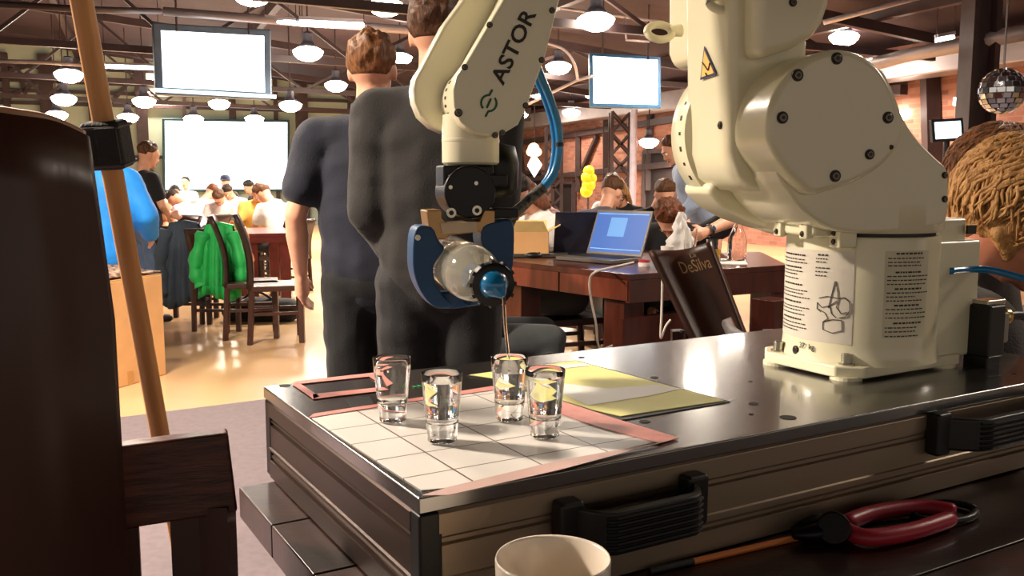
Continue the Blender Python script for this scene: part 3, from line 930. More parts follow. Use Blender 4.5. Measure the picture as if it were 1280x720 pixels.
# labels on the drum: film, print lines, figure, weight mark
def drum(th, z, r=RP + .0006):
    """angle th measured from the viewer-facing direction, positive to the right"""
    base_d = Vector((EYE.x - J.x, EYE.y - J.y, 0)).normalized()
    right = Vector((-base_d.y, base_d.x, 0))
    d = base_d * math.cos(th) + right * math.sin(th)
    return Vector((J.x, J.y, 0)) + d * r + UP * (ZT + z)
def drum_patch(t0, t1, z0, z1, r, name, m, parent, n=12):
    return MB().grid(lambda a, b: drum(t0 + (t1 - t0) * a, z0 + (z1 - z0) * b, r), n, 2).build(name, m, parent, smooth=True)
def drum_uv(u):
    """pixel column -> angle on the drum"""
    best = min(range(-85, 86), key=lambda d: abs(proj(drum(math.radians(d), .12))[0] - u))
    return math.radians(best)
def proj(p):
    d = p - EYE
    x = d.x; yc = d.y * _CT - d.z * _ST; zc = d.y * _ST + d.z * _CT
    return 640 + FPX * x / yc, 360 - FPX * zc / yc
def drum_z(u, v):
    th = drum_uv(u)
    zs = [(abs(proj(drum(th, k * .001))[1] - v), k * .001) for k in range(0, 320)]
    return min(zs)[1]
lt0, lt1 = drum_uv(973.5), drum_uv(1035); lt2, lt3 = drum_uv(1105), drum_uv(1158)
zlo, zhi = drum_z(1010, 424), drum_z(1010, 312)
lab1 = drum_patch(lt0, drum_uv(1066), zlo, zhi, RP + .0005, "warning_label", m_label, ped)
lab2 = drum_patch(lt2, lt3, drum_z(1130, 423), drum_z(1130, 314), RP + .0005, "warning_label", mat("clear_label_film", "d8d1b6", rough=.35), ped)
rnd = random.Random(3)
def print_block(parent, t0, t1, v_rows, u_ref, head):
    mb = MB()
    for i, v in enumerate(v_rows):
        z = drum_z(u_ref, v)
        t = t0 + (.01 if not (i in head) else (t1 - t0) * .18)
        end = t1 - rnd.random() * (t1 - t0) * .35 if not (i in head) else t1 - (t1 - t0) * .22
        while t < end:
            w = .018 + rnd.random() * .045
            hh = .0017 if i not in head else .0026
            mb.grid(lambda a, b, t=t, w=w, z=z, hh=hh: drum(min(t + w * a, t1), z + hh * (b - .5), RP + .0011), 3, 2)
            t += w + .014
    mb.build("small_print", m_print, parent, smooth=True)
print_block(lab1, lt0 + .02, drum_uv(1013), (318, 323, 327, 333, 338, 342, 347, 354, 361, 365, 370, 376, 382, 386, 391, 397, 402, 407, 411), 992, {0, 3, 7, 11, 15})
print_block(lab1, drum_uv(1018), drum_uv(1036), (319, 324, 328, 335, 340, 345), 1027, {0})
print_block(lab2, lt2 + .02, lt3, (317, 323, 328, 332, 340, 345, 350, 355, 361, 366, 371, 376, 382, 387, 392, 397, 404, 410, 415, 420), 1131, {0, 4, 8, 12, 16})
# line drawing of a robot on the label
def drum_px(u, v): return drum(drum_uv_f(u), drum_z(u, v), RP + .0013)
def drum_uv_f(u):
    lo, hi = -1.45, 1.45
    for _ in range(30):
        m = (lo + hi) / 2
        if proj(drum(m, .12))[0] < u: lo = m
        else: hi = m
    return (lo + hi) / 2
fig = [[(1043, 352), (1040, 366), (1036, 385)], [(1044, 352), (1047, 366), (1048, 375)], [(1024, 373), (1034, 370), (1048, 373), (1056, 372), (1062, 378), (1063, 388), (1058, 396), (1050, 398)],
       [(1022, 378), (1028, 384), (1038, 382), (1046, 376)], [(1024, 386), (1032, 391), (1036, 398), (1030, 402)], [(1030, 402), (1030, 412), (1042, 416), (1054, 413), (1053, 400), (1042, 399), (1030, 402)],
       [(1022, 378), (1022, 386), (1027, 390)], [(1048, 373), (1046, 384), (1052, 392), (1060, 390)], [(1038, 383), (1040, 392), (1046, 397)]]
mbf = MB()
for f in fig:
    mbf.tube([drum_px(u, v) for u, v in f], .0006, seg=5)
mbf.build("line_drawing", m_print, lab1)
# weight mark
def drum_text(txt, u, v, h, parent):
    vs, fs = text_mesh(txt, (0, 0, 0), (1, 0, 0), (0, 1, 0), h, depth=0, bold=.015)
    t0 = drum_uv_f(u); z0 = drum_z(u, v)
    MB().add([drum(t0 + p.x / RP, z0 + p.y, RP + .0030) for p in vs], fs).build("weight_mark", m_print, parent, fix=False)
drum_text("37  kg", 1003, 434, .0085, ped)
bolt(drum(drum_uv(998), .031, RP * 1.012), (drum(drum_uv(998), 0) - Vector((J.x, J.y, ZT))), .008, ped)

# --- shoulder housing behind/right of the joint, sloping down to the rear
tail_px = [(1098, 84), (1112, 101), (1122, 124), (1132, 150), (1150, 176), (1172, 198), (1185, 212), (1187, 240), (1186, 266), (1178, 281), (1140, 288), (1085, 292), (1040, 287), (1008, 268), (985, 240), (970, 205), (990, 120), (1040, 78)]
sh = MB().prism(px(tail_px, .118, 3), -NN * .22).build("shoulder_housing", m_cream, robot, bevel=.02, seg=4)
for v in (219, 249):
    bolt(pp(1181, v, .1185), NN, .005, sh)
# round cover of the shoulder joint
cap_px = [(960, 172), (962, 140), (972, 112), (990, 88), (1015, 70), (1045, 61), (1074, 66), (1098, 82), (1113, 104), (1122, 126), (1130, 158), (1127, 177), (1115, 196), (1096, 213), (1070, 228), (1040, 238), (1015, 243), (998, 231), (980, 212), (967, 192)]
cover = MB().prism(px(cap_px, .140, 3), -NN * .102).build("joint_cover", m_cream, robot, bevel=.010, seg=4)
for (u, v) in ((1046, 73), (997, 94), (978, 147), (1110, 147), (1044, 220)):
    bolt(pp(u, v, .1405), NN, .0085, cover)
bolt(pp(1087, 193, .1405), NN, .0075, cover); 
MB().cyl(pp(1114, 184, .139), pp(1114, 184, .1415), .0035, seg=12).build("hole", m_boltdark, cover)
# hub of the joint between cover and arm
hub_c = J + QQ * .148 + UP * (onplane(1040, 158, PLN(.14), NN).z - ZT)
MB().cyl(hub_c + NN * .05, hub_c - NN * .16, .112, seg=64).build("joint_hub", m_cream, robot, bevel=.012, seg=3)
far = MB().lathe([(0, .0), (.098, .0), (.118, .006), (.128, .02), (.130, .05), (.130, .075), (.11, .085), (0, .085)], hub_c - NN * .155, NN, seg=64).build("motor_cover", m_cream, robot, smooth=35)
# turret yoke beneath the joint that closes it to the turntable
yk = [(884, 238), (905, 260), (935, 276), (965, 286), (1000, 296), (1050, 296), (1050, 200), (920, 190)]
MB().prism(px(yk, -.05, 0), -NN * .10).build("yoke", m_cream, robot, bevel=.012, seg=3)
MB().cyl(J + QQ * .03 + UP * (tz1 - .03), J + QQ * .03 + UP * (tz1 + .04), .105, seg=48).build("turret_neck", m_cream, robot, bevel=.01)
# small maker's characters on the motor cover's edge
mk = MB()
for k in range(6):
    t_ = math.radians(22 - 11 * k); d = QQ * math.cos(t_) + UP * math.sin(t_)
    mk.box(hub_c - NN * .098 + d * .1303, (.0008, .006, .005 + .003 * (k % 2)), axes=(d, NN, d.cross(NN)))
mk.build("small_print", m_print, far)

# --- upper arm (lower link): long box with rounded lower end
ua = [(912, -330), (1005, -330), (1012, 40), (1010, 170), (990, 222), (966, 240), (940, 238), (922, 222), (913, 190)]
upper = MB().prism(px(ua, .050, 0), -NN * .150).build("upper_arm", m_cream, robot, bevel=.014, seg=4)
bolt(pp(912.5, 155, .05) - NN * .03, QQ, .006, upper)
# motor housing carried by the upper arm
mh = [(946, -200), (1050, -200), (1044, -30), (1040, 4), (1032, 28), (1018, 47), (992, 61), (962, 70), (946, 72)]
hous = MB().prism(px(mh, .085, 0), -NN * .235).build("motor_housing", m_cream, robot, bevel=.016, seg=4)
mh2 = [(930, -190), (1000, -190), (1000, 50), (960, 62), (935, 66), (926, 40)]
MB().prism(px(mh2, .0, 0), -NN * .27).build("housing_lobe", m_cream, hous, bevel=.02, seg=4)
bolt(pp(991, 3, .0855), NN, .006, hous)
# hazard triangle on the arm's bright side
tri_o = pp(911, 75, .0)
def side_pt(u, v): return onplane(u, v, pp(912, 75, .05) + QQ * .0012, QQ)
t3 = [side_pt(881, 58), side_pt(896, 93), side_pt(876, 100)]
stk = MB().prism(t3, QQ * .0012).build("hazard_sticker", mat("sticker_black_rim", "2a2a55", rough=.4), upper)
cen = (t3[0] + t3[1] + t3[2]) / 3
MB().prism([cen + (p - cen) * .80 + QQ * .0013 for p in t3], QQ * .0004).build("sticker_face", mat("sticker_yellow", "e8b65e", rough=.4), stk)
MB().bar(side_pt(880, 78) + QQ * .002, side_pt(887, 88) + QQ * .002, .004, .0008).bar(side_pt(887, 88) + QQ * .002, side_pt(889, 79) + QQ * .002, .003, .0008).bar(side_pt(884, 91) + QQ * .002, side_pt(886, 95) + QQ * .002, .004, .0008).build("sticker_symbol", m_print, stk)
# lifting eyes
def eye(u0, v0, s, reach, r, parent):
    c0 = pp(u0, v0, s)
    d = (QQ * .9 + UP * -.1).normalized()
    n = (UP * .55 + NN * .8).normalized()
    o = MB().cyl(c0, c0 + d * reach * .45, .011, .009, seg=16).build("lifting_eye", m_cream, parent, smooth=40)
    cc = c0 + d * (reach * .45 + r * .85)
    y = n.cross(d)
    MB().tube([cc + d * (r * math.cos(t)) + y * (r * .75 * math.sin(t)) for t in [2 * PI * i / 24 for i in range(25)]], .0065, seg=10, caps=False).build("ring", m_cream, o, smooth=True)
eye(851, 38, -.18, .045, .022, hous)
eye(925, 2, .02, .035, .018, hous)
# elbow joint above the picture and its cover
el = pp(925, -300, .0)
MB().cyl(el + NN * .10, el - NN * .16, .098, seg=48).build("elbow_joint", m_cream, robot, bevel=.012, seg=3)

# --- forearm
FS = .05
near = [(628, 0), (604, 41), (581, 80), (570, 95), (566, 112), (567, 134), (575, 153), (592, 166), (613, 171), (631, 166), (648, 156), (658, 136), (671, 101), (683, 67), (695, 18), (700, 0), (760, -130), (850, -300), (820, -370), (745, -330), (690, -130), (655, -48)]
fcov = MB().prism(px(near, FS, 0), -NN * .032).build("forearm_cover", m_cream, robot, bevel=.004, seg=3)
farp = [(577, 0), (555, 30), (540, 58), (527, 83), (518, 98), (516, 112), (518, 128), (525, 145), (540, 159), (556, 166), (590, 160), (620, 130), (640, 60), (670, 0), (760, -200), (820, -330), (780, -360), (690, -230), (610, -60)]
fbody = MB().prism(px(farp, FS - .115, 0), -NN * .045).build("forearm_cheek", m_cream, robot, bevel=.006, seg=3)
mid = [(632, 0), (606, 45), (590, 78), (600, 96), (640, 96), (660, 70), (690, 0), (750, -130), (840, -300), (810, -350), (740, -310), (690, -120)]
MB().prism(px(mid, FS - .03, 0), -NN * .09).build("forearm_body", m_cream, robot, bevel=.006, seg=3)
for (u, v) in ((612, 31), (581, 84), (573, 141), (619, 169), (628, 166), (657, 132), (677, 75), (690, 13)):
    bolt(pp(u, v, FS + .0003), NN, .0042 if (u, v) != (573, 141) else .0055, fcov)
# drum of the wrist between the cheeks
wc = pp(606, 122, FS - .03)
MB().cyl(wc, wc - NN * .10, .047, seg=48).build("wrist_drum", m_cream, robot, bevel=.004)
for k in range(7):
    th = math.radians(-25 + k * 14)
    d = (QQ * math.cos(th) + UP * math.sin(th))
    p = wc - NN * (.046 + .002 * (k % 2)) + d * .0468
    MB().box(p, (.002, .009, .004), axes=(d, NN, d.cross(NN))).build("scale_mark", m_print, fcov)
# lettering and emblem on the cover
la = pp(628.5, 107.5, FS + .0008); lb = pp(670.5, 17, FS + .0008)
xd = (lb - la); yd = NN.cross(xd.normalized())
vs, fs = text_mesh("ASTOR", la, xd, yd, .0205, depth=.0004, bold=.02, width=xd.length)
MB().add(vs, fs).build("lettering", m_print, fcov, fix=False)
lc = pp(611, 129, FS + .0008); lx = xd.normalized(); ly = yd.normalized()
m_green = mat("green_emblem", "1e5a3c", rough=.5)
R0, R1 = .0122, .0093
lg = MB()
def ringseg(t0, t1, n=14):
    lg.grid(lambda a, b: lc + (lx * math.cos(t0 + (t1 - t0) * a) + ly * math.sin(t0 + (t1 - t0) * a)) * (R0 + (R1 - R0) * b) + NN * .0005, n, 2)
ringseg(.35, 2.75); ringseg(PI + .35, PI + 2.75)
lg.bar(lc - lx * .007 + NN * .0005, lc + lx * .007 + NN * .0005, .0030, .0006, up=NN)
lg.bar(lc + lx * .0095 + ly * .004 + NN * .0005, lc + lx * .0185 + ly * .0035 + NN * .0005, .0028, .0006, up=NN)
lg.bar(lc - lx * .0095 - ly * .004 + NN * .0005, lc - lx * .0185 - ly * .0035 + NN * .0005, .0028, .0006, up=NN)
lg.build("emblem", m_green, fcov, fix=False)

# --- wrist and gripper
ws = FS - .065
wt, wb_ = pp(588, 140, ws), pp(589, 206, ws)
WA = Vector((wt.x, wt.y, wb_.z)); 
RW = .041
wr_ = MB().lathe([(0, 0), (RW * .93, 0), (RW, .003), (RW, .032), (RW * 1.01, .0325), (RW * 1.01, .036), (RW, .0365), (RW * .97, .07), (0, .08)], WA, seg=48).build("wrist_barrel", m_cream, robot, smooth=35)
m_blackmetal = mat("black_anodised", "0d0b0b", rough=.38, metal=.3, var=.1)
MB().cyl(WA - UP * .012, WA, .033, seg=40).build("flange", m_boltdark, robot)
GZ = WA.z
adp = MB().box(WA + NN * .005 - UP * .022, (.084, .09, .016), axes=(QQ, NN, UP)).build("adapter_plate", m_blackmetal, robot, bevel=.002)
gs = ws + .052
gc = pp(588, 240, gs)
gd = MB().cyl(gc, gc - NN * .075, .0365, seg=48).build("gripper_body", m_blackmetal, robot, bevel=.003)
MB().box(gc - NN * .04 + UP * .022, (.072, .06, .03), axes=(QQ, NN, UP)).build("gripper_neck", m_blackmetal, robot, bevel=.003)
for (u, v, r) in ((564, 266, .0068), (596, 263, .0068)):
    c = pp(u, v, gs + .0006)
    b_ = MB().lathe([(r * .5, 0), (r, 0), (r, .0016), (r * .5, .0016)], c, NN, seg=24, closed=True).build("bright_ring", m_steelb, gd, smooth=40)
    MB().cyl(c, c + NN * .001, r * .5, seg=18).build("bore", m_boltdark, b_)
for (u, v) in ((563, 234), (595, 229)):
    MB().cyl(pp(u, v, gs), pp(u, v, gs) + NN * .0016, .0028, seg=14).build("screw", m_steelb, gd)
# black motor hump behind the gripper, right side
MB().lathe([(0, 0), (.024, .0), (.034, .012), (.036, .05), (.03, .075), (0, .082)], pp(619, 246, ws - .05), UP, seg=32).build("gripper_motor", m_blackmetal, robot, smooth=True)
# brass bracket
m_brass = mat("brass_bracket", "a8855a", rough=.35, metal=.75, var=.05)
bk = [(533, 263), (552, 262), (553, 272), (561, 280), (600, 276), (606, 262), (619, 263), (619, 293), (603, 296), (600, 290), (562, 294), (559, 299), (538, 301)]
brk = MB().prism(px(bk, gs + .002, 0), -NN * .055).build("bracket", m_brass, robot, bevel=.002)
MB().prism(px([(551, 279), (596, 277), (597, 290), (553, 292)], gs + .006), -NN * .004).build("bracket_pad", mat("pale_pad", "cdb99c", rough=.5), brk)
# gripper side valve block
MB().box(pp(630, 266, gs - .02), (.036, .03, .014), axes=(QQ, NN, UP)).build("valve_block", m_blackmetal, robot, bevel=.002)
# blue jaws that wrap around the bottle
m_blue = mat("blue_printed_plastic", "0c3d66", rough=.42, var=.08, scale=60, bump=.1, bscale=400, stretch=(1, 1, 8))
jl = [(520, 286), (540, 284), (548, 300), (556, 312), (543, 332), (545, 355), (556, 371), (566, 383), (545, 385), (530, 371), (519, 348), (516, 322)]
jr = [(604, 284), (622, 277), (641, 277), (643, 310), (640, 340), (628, 362), (606, 378), (585, 383), (600, 366), (612, 345), (612, 322), (602, 304)]
for pts in (jl, jr):
    MB().prism(px(pts, gs + .004, 3), -NN * .055).build("gripper_jaw", m_blue, robot, bevel=.003)
MB().prism(px([(530, 366), (625, 362), (606, 381), (570, 386), (546, 386)], gs - .03, 0), -NN * .02).build("jaw_bridge", m_blue, robot, bevel=.003)
p = pp(522, 297, gs + .0045)
MB().cyl(p, p + NN * .002, .004, seg=14).build("screw", m_steelb, robot)
# air hose with sleeve
hs = FS - .13
hose_px = [(640, 40), (662, 62), (678, 100), (690, 130), (698, 160), (699, 190), (692, 218), (677, 238)]
m_hose = mat("blue_air_hose", "1678b4", rough=.25, var=.05, coat=.3)
hose = MB().tube(curve_pts([pp(u, v, hs) for u, v in hose_px], 6), .0062, seg=12).build("air_hose", m_hose, robot, smooth=True)
MB().tube(curve_pts([pp(u - 6, v + 2, hs - .012) for u, v in hose_px], 6), .005, seg=10).build("air_hose", m_hose, robot, smooth=True)
m_sleeve = mat("braided_sleeve", "6f6a66", rough=.5, metal=.4, col2="2e2b2a", scale=160)
MB().tube(curve_pts([pp(680, 234, hs), pp(664, 247, hs), pp(648, 262, hs + .01), pp(632, 272, hs + .03)], 5), .0085, seg=12).build("braided_sleeve", m_sleeve, robot, smooth=True)
p = pp(697, 185, hs)
MB().cyl(pp(699.3, 178, hs), pp(699.3, 183, hs), .0068, seg=14).build("hose_tie", m_boltdark, robot)
# supply hose and plug behind the pedestal
rz = W(1212, 337, 1.47)
MB().tube(curve_pts([rz - E1 * .05, rz, W(1240, 338, 1.46), W(1285, 350, 1.42), W(1330, 366, 1.38)], 6), .0055, seg=12).build("air_hose", m_hose, robot, smooth=True)
pg = empty("cable_plug", C(1.17, .33, 0), "black and grey cable plug with brass ends behind the robot base", "plug")
pc_ = W(1229, 412, 1.475)
MB().box(pc_, (.042, .05, .085), axes=(E1, E2, UP)).build("plug_body", m_blackplastic, pg, bevel=.004)
MB().box(pc_ + E1 * .026 + UP * .004, (.018, .045, .05), axes=(E1, E2, UP)).build("grey_latch", mat("grey_plastic", "8c8782", rough=.4), pg, bevel=.003)
MB().box(pc_ - UP * .058, (.036, .044, .036), axes=(E1, E2, UP)).build("plug_foot", m_blackplastic, pg, bevel=.003)
MB().lathe([(0, 0), (.011, 0), (.011, .016), (.014, .018), (.014, .026), (.009, .03), (0, .03)], pc_ + E1 * .034 + UP * .018, E1, seg=18).build("brass_gland", mat("brass", "c9a95d", rough=.25, metal=.9), pg, smooth=40)
MB().box(pc_ + UP * .046 + E1 * .01, (.05, .03, .008), axes=(E1, E2, UP)).build("clip", m_steelb, pg, bevel=.002)
MB().tube(curve_pts([pc_ + E1 * .06 + UP * .018, pc_ + E1 * .12 + UP * .012, pc_ + E1 * .2 - UP * .03], 6), .008).build("cable", m_blackplastic, pg, smooth=True)

# ------------------------------------------------------------------ the bottle in the gripper and its stream
bg = pp(576, 334, gs - .02)                        # middle of the gripped body
mouth = W(629, 371, P3.y - .004)
bax = (W(619, 357, P3.y + .004) - bg).normalized()
L = (W(619, 357, P3.y + .004) - bg).length
bot = empty("spirit_bottle", bg - UP * .04, "clear glass spirit bottle with blue pourer tilted in the gripper", "bottle")
rb_ = .0385
o = bg - bax * .13
Lb = .13 + L - .03
MB().lathe([(0, .004), (rb_ * .8, .0), (rb_ * .96, .004), (rb_, .012), (rb_, Lb - .085), (rb_ * .96, Lb - .072), (rb_ * .75, Lb - .056), (rb_ * .45, Lb - .042), (.0145, Lb - .032), (.0135, Lb), (.0155, Lb + .002), (.0155, Lb + .008), (0, Lb + .008)],
           o, bax, seg=56).build("glass_body", mat("whitened_bottle_glass", "f4f2e4", rough=.06, var=.02, trans=.85, ior=1.36, coat=.6), bot, smooth=50)  # white diffuse share stands in for the bright light on the clear glass
tcap = o + bax * (Lb + .002)
MB().lathe([(.0, .0), (.020, .0), (.0272, .006), (.0285, .014), (.0272, .021), (.022, .024), (0, .024)], tcap, bax, seg=30).build("black_collar", m_blackplastic, bot, smooth=40)
# notches of the collar
for k in range(12):
    t = 2 * PI * k / 12; X, Y, A = basis(bax)
    d = X * math.cos(t) + Y * math.sin(t)
    MB().box(tcap + bax * .014 + d * .0285, (.004, .012, .005), axes=(d, bax, d.cross(bax))).build("notch", m_blackplastic, bot)
m_pour = mat("blue_translucent_plastic", "1173a8", rough=.22, var=.05, coat=.4)
sp0 = tcap + bax * .022
spd = (mouth - sp0)
MB().tube(curve_pts([sp0 - bax * .006, sp0 + bax * .006, sp0 + spd * .55 + bax * .004, mouth], 5), [.019, .0195, .0195, .019, .0185, .018, .017, .016, .0145, .013, .011, .009, .0075, .006, .005, .0045], seg=20).build("pourer", m_pour, bot, smooth=True)
st0 = mouth; st1 = Vector((P3.x, P3.y, P3.z + .06))
sp = [st0 + UP * .002, st0 + (st1 - st0) * .12 + UP * .004, st0 + (st1 - st0) * .4 + Vector((-.0005, 0, 0)), st0 + (st1 - st0) * .7, st1]
tag(MB().tube(curve_pts(sp, 5), .0021, seg=10).build("pouring_stream", glassmat("stream_liquid", (255, 255, 255), 1.33), smooth=True), "thin clear stream running from the blue pourer into a glass", "liquid stream")
# ================================================================== people
m_skin = mat("skin", "d9a184", rough=.5, var=.06, scale=30, sss=.05)
m_skinr = mat("flushed_skin", "c98468", rough=.5, var=.08, scale=30, sss=.05)
m_eyew = mat("eye_white", "e8e4df", rough=.25)
m_iris = mat("eye_dark", "2a1c16", rough=.2)
m_lip = mat("lip", "a8604f", rough=.45)
m_shoe = mat("dark_shoe", "1c1819", rough=.5)
def hair_mat(name, c1, c2):
    return mat(name, c1, rough=.5, col2=c2, scale=14, stretch=(6, 6, 1.2), bump=.5, bscale=60, spec=.35)
HAIR = {
 "ginger": hair_mat("ginger_hair", "95633a", "54341f"), "brown": hair_mat("brown_hair", "6b452c", "3f2717"),
 "dark": hair_mat("dark_hair", "3a2a23", "1f1613"), "blond": hair_mat("blond_hair", "d0a066", "94683a"),
 "auburn": hair_mat("auburn_hair", "7a4426", "4a2816"), "black": hair_mat("black_hair", "26201f", "141110"),
}
def cloth(name, c, rough=.85, var=.12, scale=9, c2=None):
    return mat("cloth_" + name, c, rough=rough, var=var, scale=scale, bump=.25, bscale=220, sheen=.08, col2=c2)

def remesh(mb, voxel, smooth_it, name, m, parent, displace=None):
    me = bpy.data.meshes.new(name)
    me.from_pydata([p[:] for p in mb.v], [], mb.f)
    bm = bmesh.new(); bm.from_mesh(me); bmesh.ops.recalc_face_normals(bm, faces=bm.faces); bm.to_mesh(me); bm.free()
    ob = bpy.data.objects.new(name, me); TMP.collection.objects.link(ob)
    r = ob.modifiers.new("r", 'REMESH'); r.mode = 'VOXEL'; r.voxel_size = voxel
    if smooth_it:
        s = ob.modifiers.new("s", 'SMOOTH'); s.iterations = smooth_it; s.factor = .5
    dg = scratch_graph()
    new = bpy.data.meshes.new_from_object(ob.evaluated_get(dg))
    bpy.data.objects.remove(ob); bpy.data.meshes.remove(me)
    new.name = name
    if displace:
        for v in new.vertices:
            v.co = displace(v.co)
    o0 = orig(parent)
    for v in new.vertices: v.co = v.co - o0
    o = bpy.data.objects.new(name, new)
    new.materials.clear(); new.materials.append(m)
    new.shade_smooth()
    COL.objects.link(o); o.parent = parent; ORG[o.name] = o0
    return o

class Fig:
    """One person: local frame x right, y ahead, z up; joints are set by the pose, then surfaces grown around them."""
    def __init__(s, loc, yaw, h=1.75, seat=None, lean=0.0, side=0.0, head_pitch=0.0, head_yaw=0.0, head_roll=0.0, twist=0.0, width=1.0, seat_h=.47):
        s.k = k = h / 1.75
        s.loc = Vector(loc); s.R = Matrix.Rotation(yaw, 3, 'Z')
        s.width = width
        s.seated = seat
        if seat:
            zp = seat_h + .10
        else:
            zp = .95 * k
        s.P = Vector((0, 0, zp))
        s.T = Matrix.Rotation(-twist, 3, 'Z') @ Matrix.Rotation(side, 3, 'Y') @ Matrix.Rotation(-lean, 3, 'X')
        tp = lambda x, y, z: s.P + s.T @ (Vector((x * width, y, z)) * k)
        s.tp = tp
        s.waist = tp(0, .0, .12); s.chest = tp(0, .0, .36); s.upper = tp(0, -.01, .47)
        s.neck = tp(0, -.015, .53); s.HT = s.T @ Matrix.Rotation(-head_yaw, 3, 'Z') @ Matrix.Rotation(-head_pitch, 3, 'X') @ Matrix.Rotation(head_roll, 3, 'Y')
        s.neck2 = s.neck + s.T @ Vector((0, .012, .05)) * k
        s.head = s.neck2 + s.HT @ Vector((0, .018, .115)) * k
        s.sh = {sd: tp(sd * .180, -.01, .450) for sd in (-1, 1)}
        s.el = {}; s.wr = {}
        for sd in (-1, 1):
            s.el[sd] = tp(sd * .235, -.03, .185); s.wr[sd] = tp(sd * .245, .05, -.06)
        s.hip = {sd: s.P + Vector((sd * .09 * k, 0, -.03 * k)) for sd in (-1, 1)}
        if seat:
            s.kn = {sd: Vector((sd * .13 * k, .44 * k, seat_h + .06)) for sd in (-1, 1)}
            s.an = {sd: Vector((sd * .13 * k, .40 * k, .09)) for sd in (-1, 1)}
        else:
            s.kn = {sd: Vector((sd * .10 * k, .015, .50 * k)) for sd in (-1, 1)}
            s.an = {sd: Vector((sd * .11 * k, -.02, .09 * k)) for sd in (-1, 1)}
    def w(s, p): return s.loc + s.R @ Vector(p)
    def arm(s, sd, el, wr):
        s.el[sd] = s.tp(*el); s.wr[sd] = s.tp(*wr); return s
    def arm_world(s, sd, el, wr):
        s.el[sd] = s.R.transposed() @ (Vector(el) - s.loc); s.wr[sd] = s.R.transposed() @ (Vector(wr) - s.loc); return s

def cap(mb, p0, p1, r0, r1, seg=14, flat=None, fax=None):
    """tapered capsule; flat scales the cross-section along fax"""
    p0, p1 = Vector(p0), Vector(p1)
    A = (p1 - p0)
    if A.length < 1e-5: A = Vector((0, 0, 1e-4))
    L = A.length; A.normalize()
    X = Vector(fax) if fax is not None else basis(A)[0]
    X = (X - A * X.dot(A)).normalized(); Y = A.cross(X)
    kx = flat or 1.0
    prof = []
    for i in range(1, 5):
        t = -PI / 2 + (PI / 2) * i / 4
        prof.append((r0 * math.cos(t), r0 * math.sin(t)))
    for i in range(0, 4):
        t = (PI / 2) * i / 4
        prof.append((r1 * math.cos(t), L + r1 * math.sin(t)))
    vs = [p0 - A * r0]
    for r, h in prof:
        for i in range(seg):
            a = 2 * PI * i / seg
            vs.append(p0 + A * h + X * (r * kx * math.cos(a)) + Y * (r * math.sin(a)))
    vs.append(p0 + A * (L + r1))
    n = len(prof); e = len(vs) - 1
    fs = [(0, 1 + (i + 1) % seg, 1 + i) for i in range(seg)]
    for j in range(n - 1):
        a = 1 + j * seg; b = a + seg
        fs += [(a + i, a + (i + 1) % seg, b + (i + 1) % seg, b + i) for i in range(seg)]
    a = 1 + (n - 1) * seg
    fs += [(a + i, a + (i + 1) % seg, e) for i in range(seg)]
    mb.add(vs, fs)

def hand(mb, f, sd, k):
    """palm, four fingers of unequal length and a thumb, slightly curled"""
    w0 = f.w(f.wr[sd]); d = (f.w(f.wr[sd]) - f.w(f.el[sd])).normalized()
    d = (d + Vector((0, 0, -.25)) + f.R @ Vector((0, .05, 0))).normalized() if f.hand_drop else d
    inner = f.R @ Vector((-sd, 0, 0)); inner = (inner - d * inner.dot(d)).normalized()     # towards the body: palm side
    fwd = d.cross(inner) * (1 if sd > 0 else -1)
    if fwd.dot(f.R @ Vector((0, 1, 0))) < 0: fwd = -fwd
    pc = w0 + d * .085 * k
    cap(mb, w0 + d * .01 * k, pc - d * .01, .024 * k, .028 * k, flat=1.35, fax=fwd)
    for i, (ln, off) in enumerate(((.072, .028), (.082, .010), (.077, -.009), (.060, -.027))):
        b = pc + fwd * off * k - d * .005
        m1 = b + (d * .62 + inner * .10) * ln * k * .8
        m2 = m1 + (d * .45 + inner * .38) * ln * k * .55
        m3 = m2 + (d * .30 + inner * .45) * ln * k * .35
        cap(mb, b, m1, .0098 * k, .0090 * k, 8); cap(mb, m1, m2, .0090 * k, .0084 * k, 8); cap(mb, m2, m3, .0084 * k, .0072 * k, 8)
    t0 = w0 + d * .035 * k + fwd * .024 * k + inner * .008
    t1 = t0 + (d * .6 + fwd * .55 + inner * .3).normalized() * .038 * k
    t2 = t1 + (d * .85 + fwd * .2 + inner * .25).normalized() * .032 * k
    cap(mb, t0, t1, .0125 * k, .0108 * k, 8); cap(mb, t1, t2, .0105 * k, .0085 * k, 8)

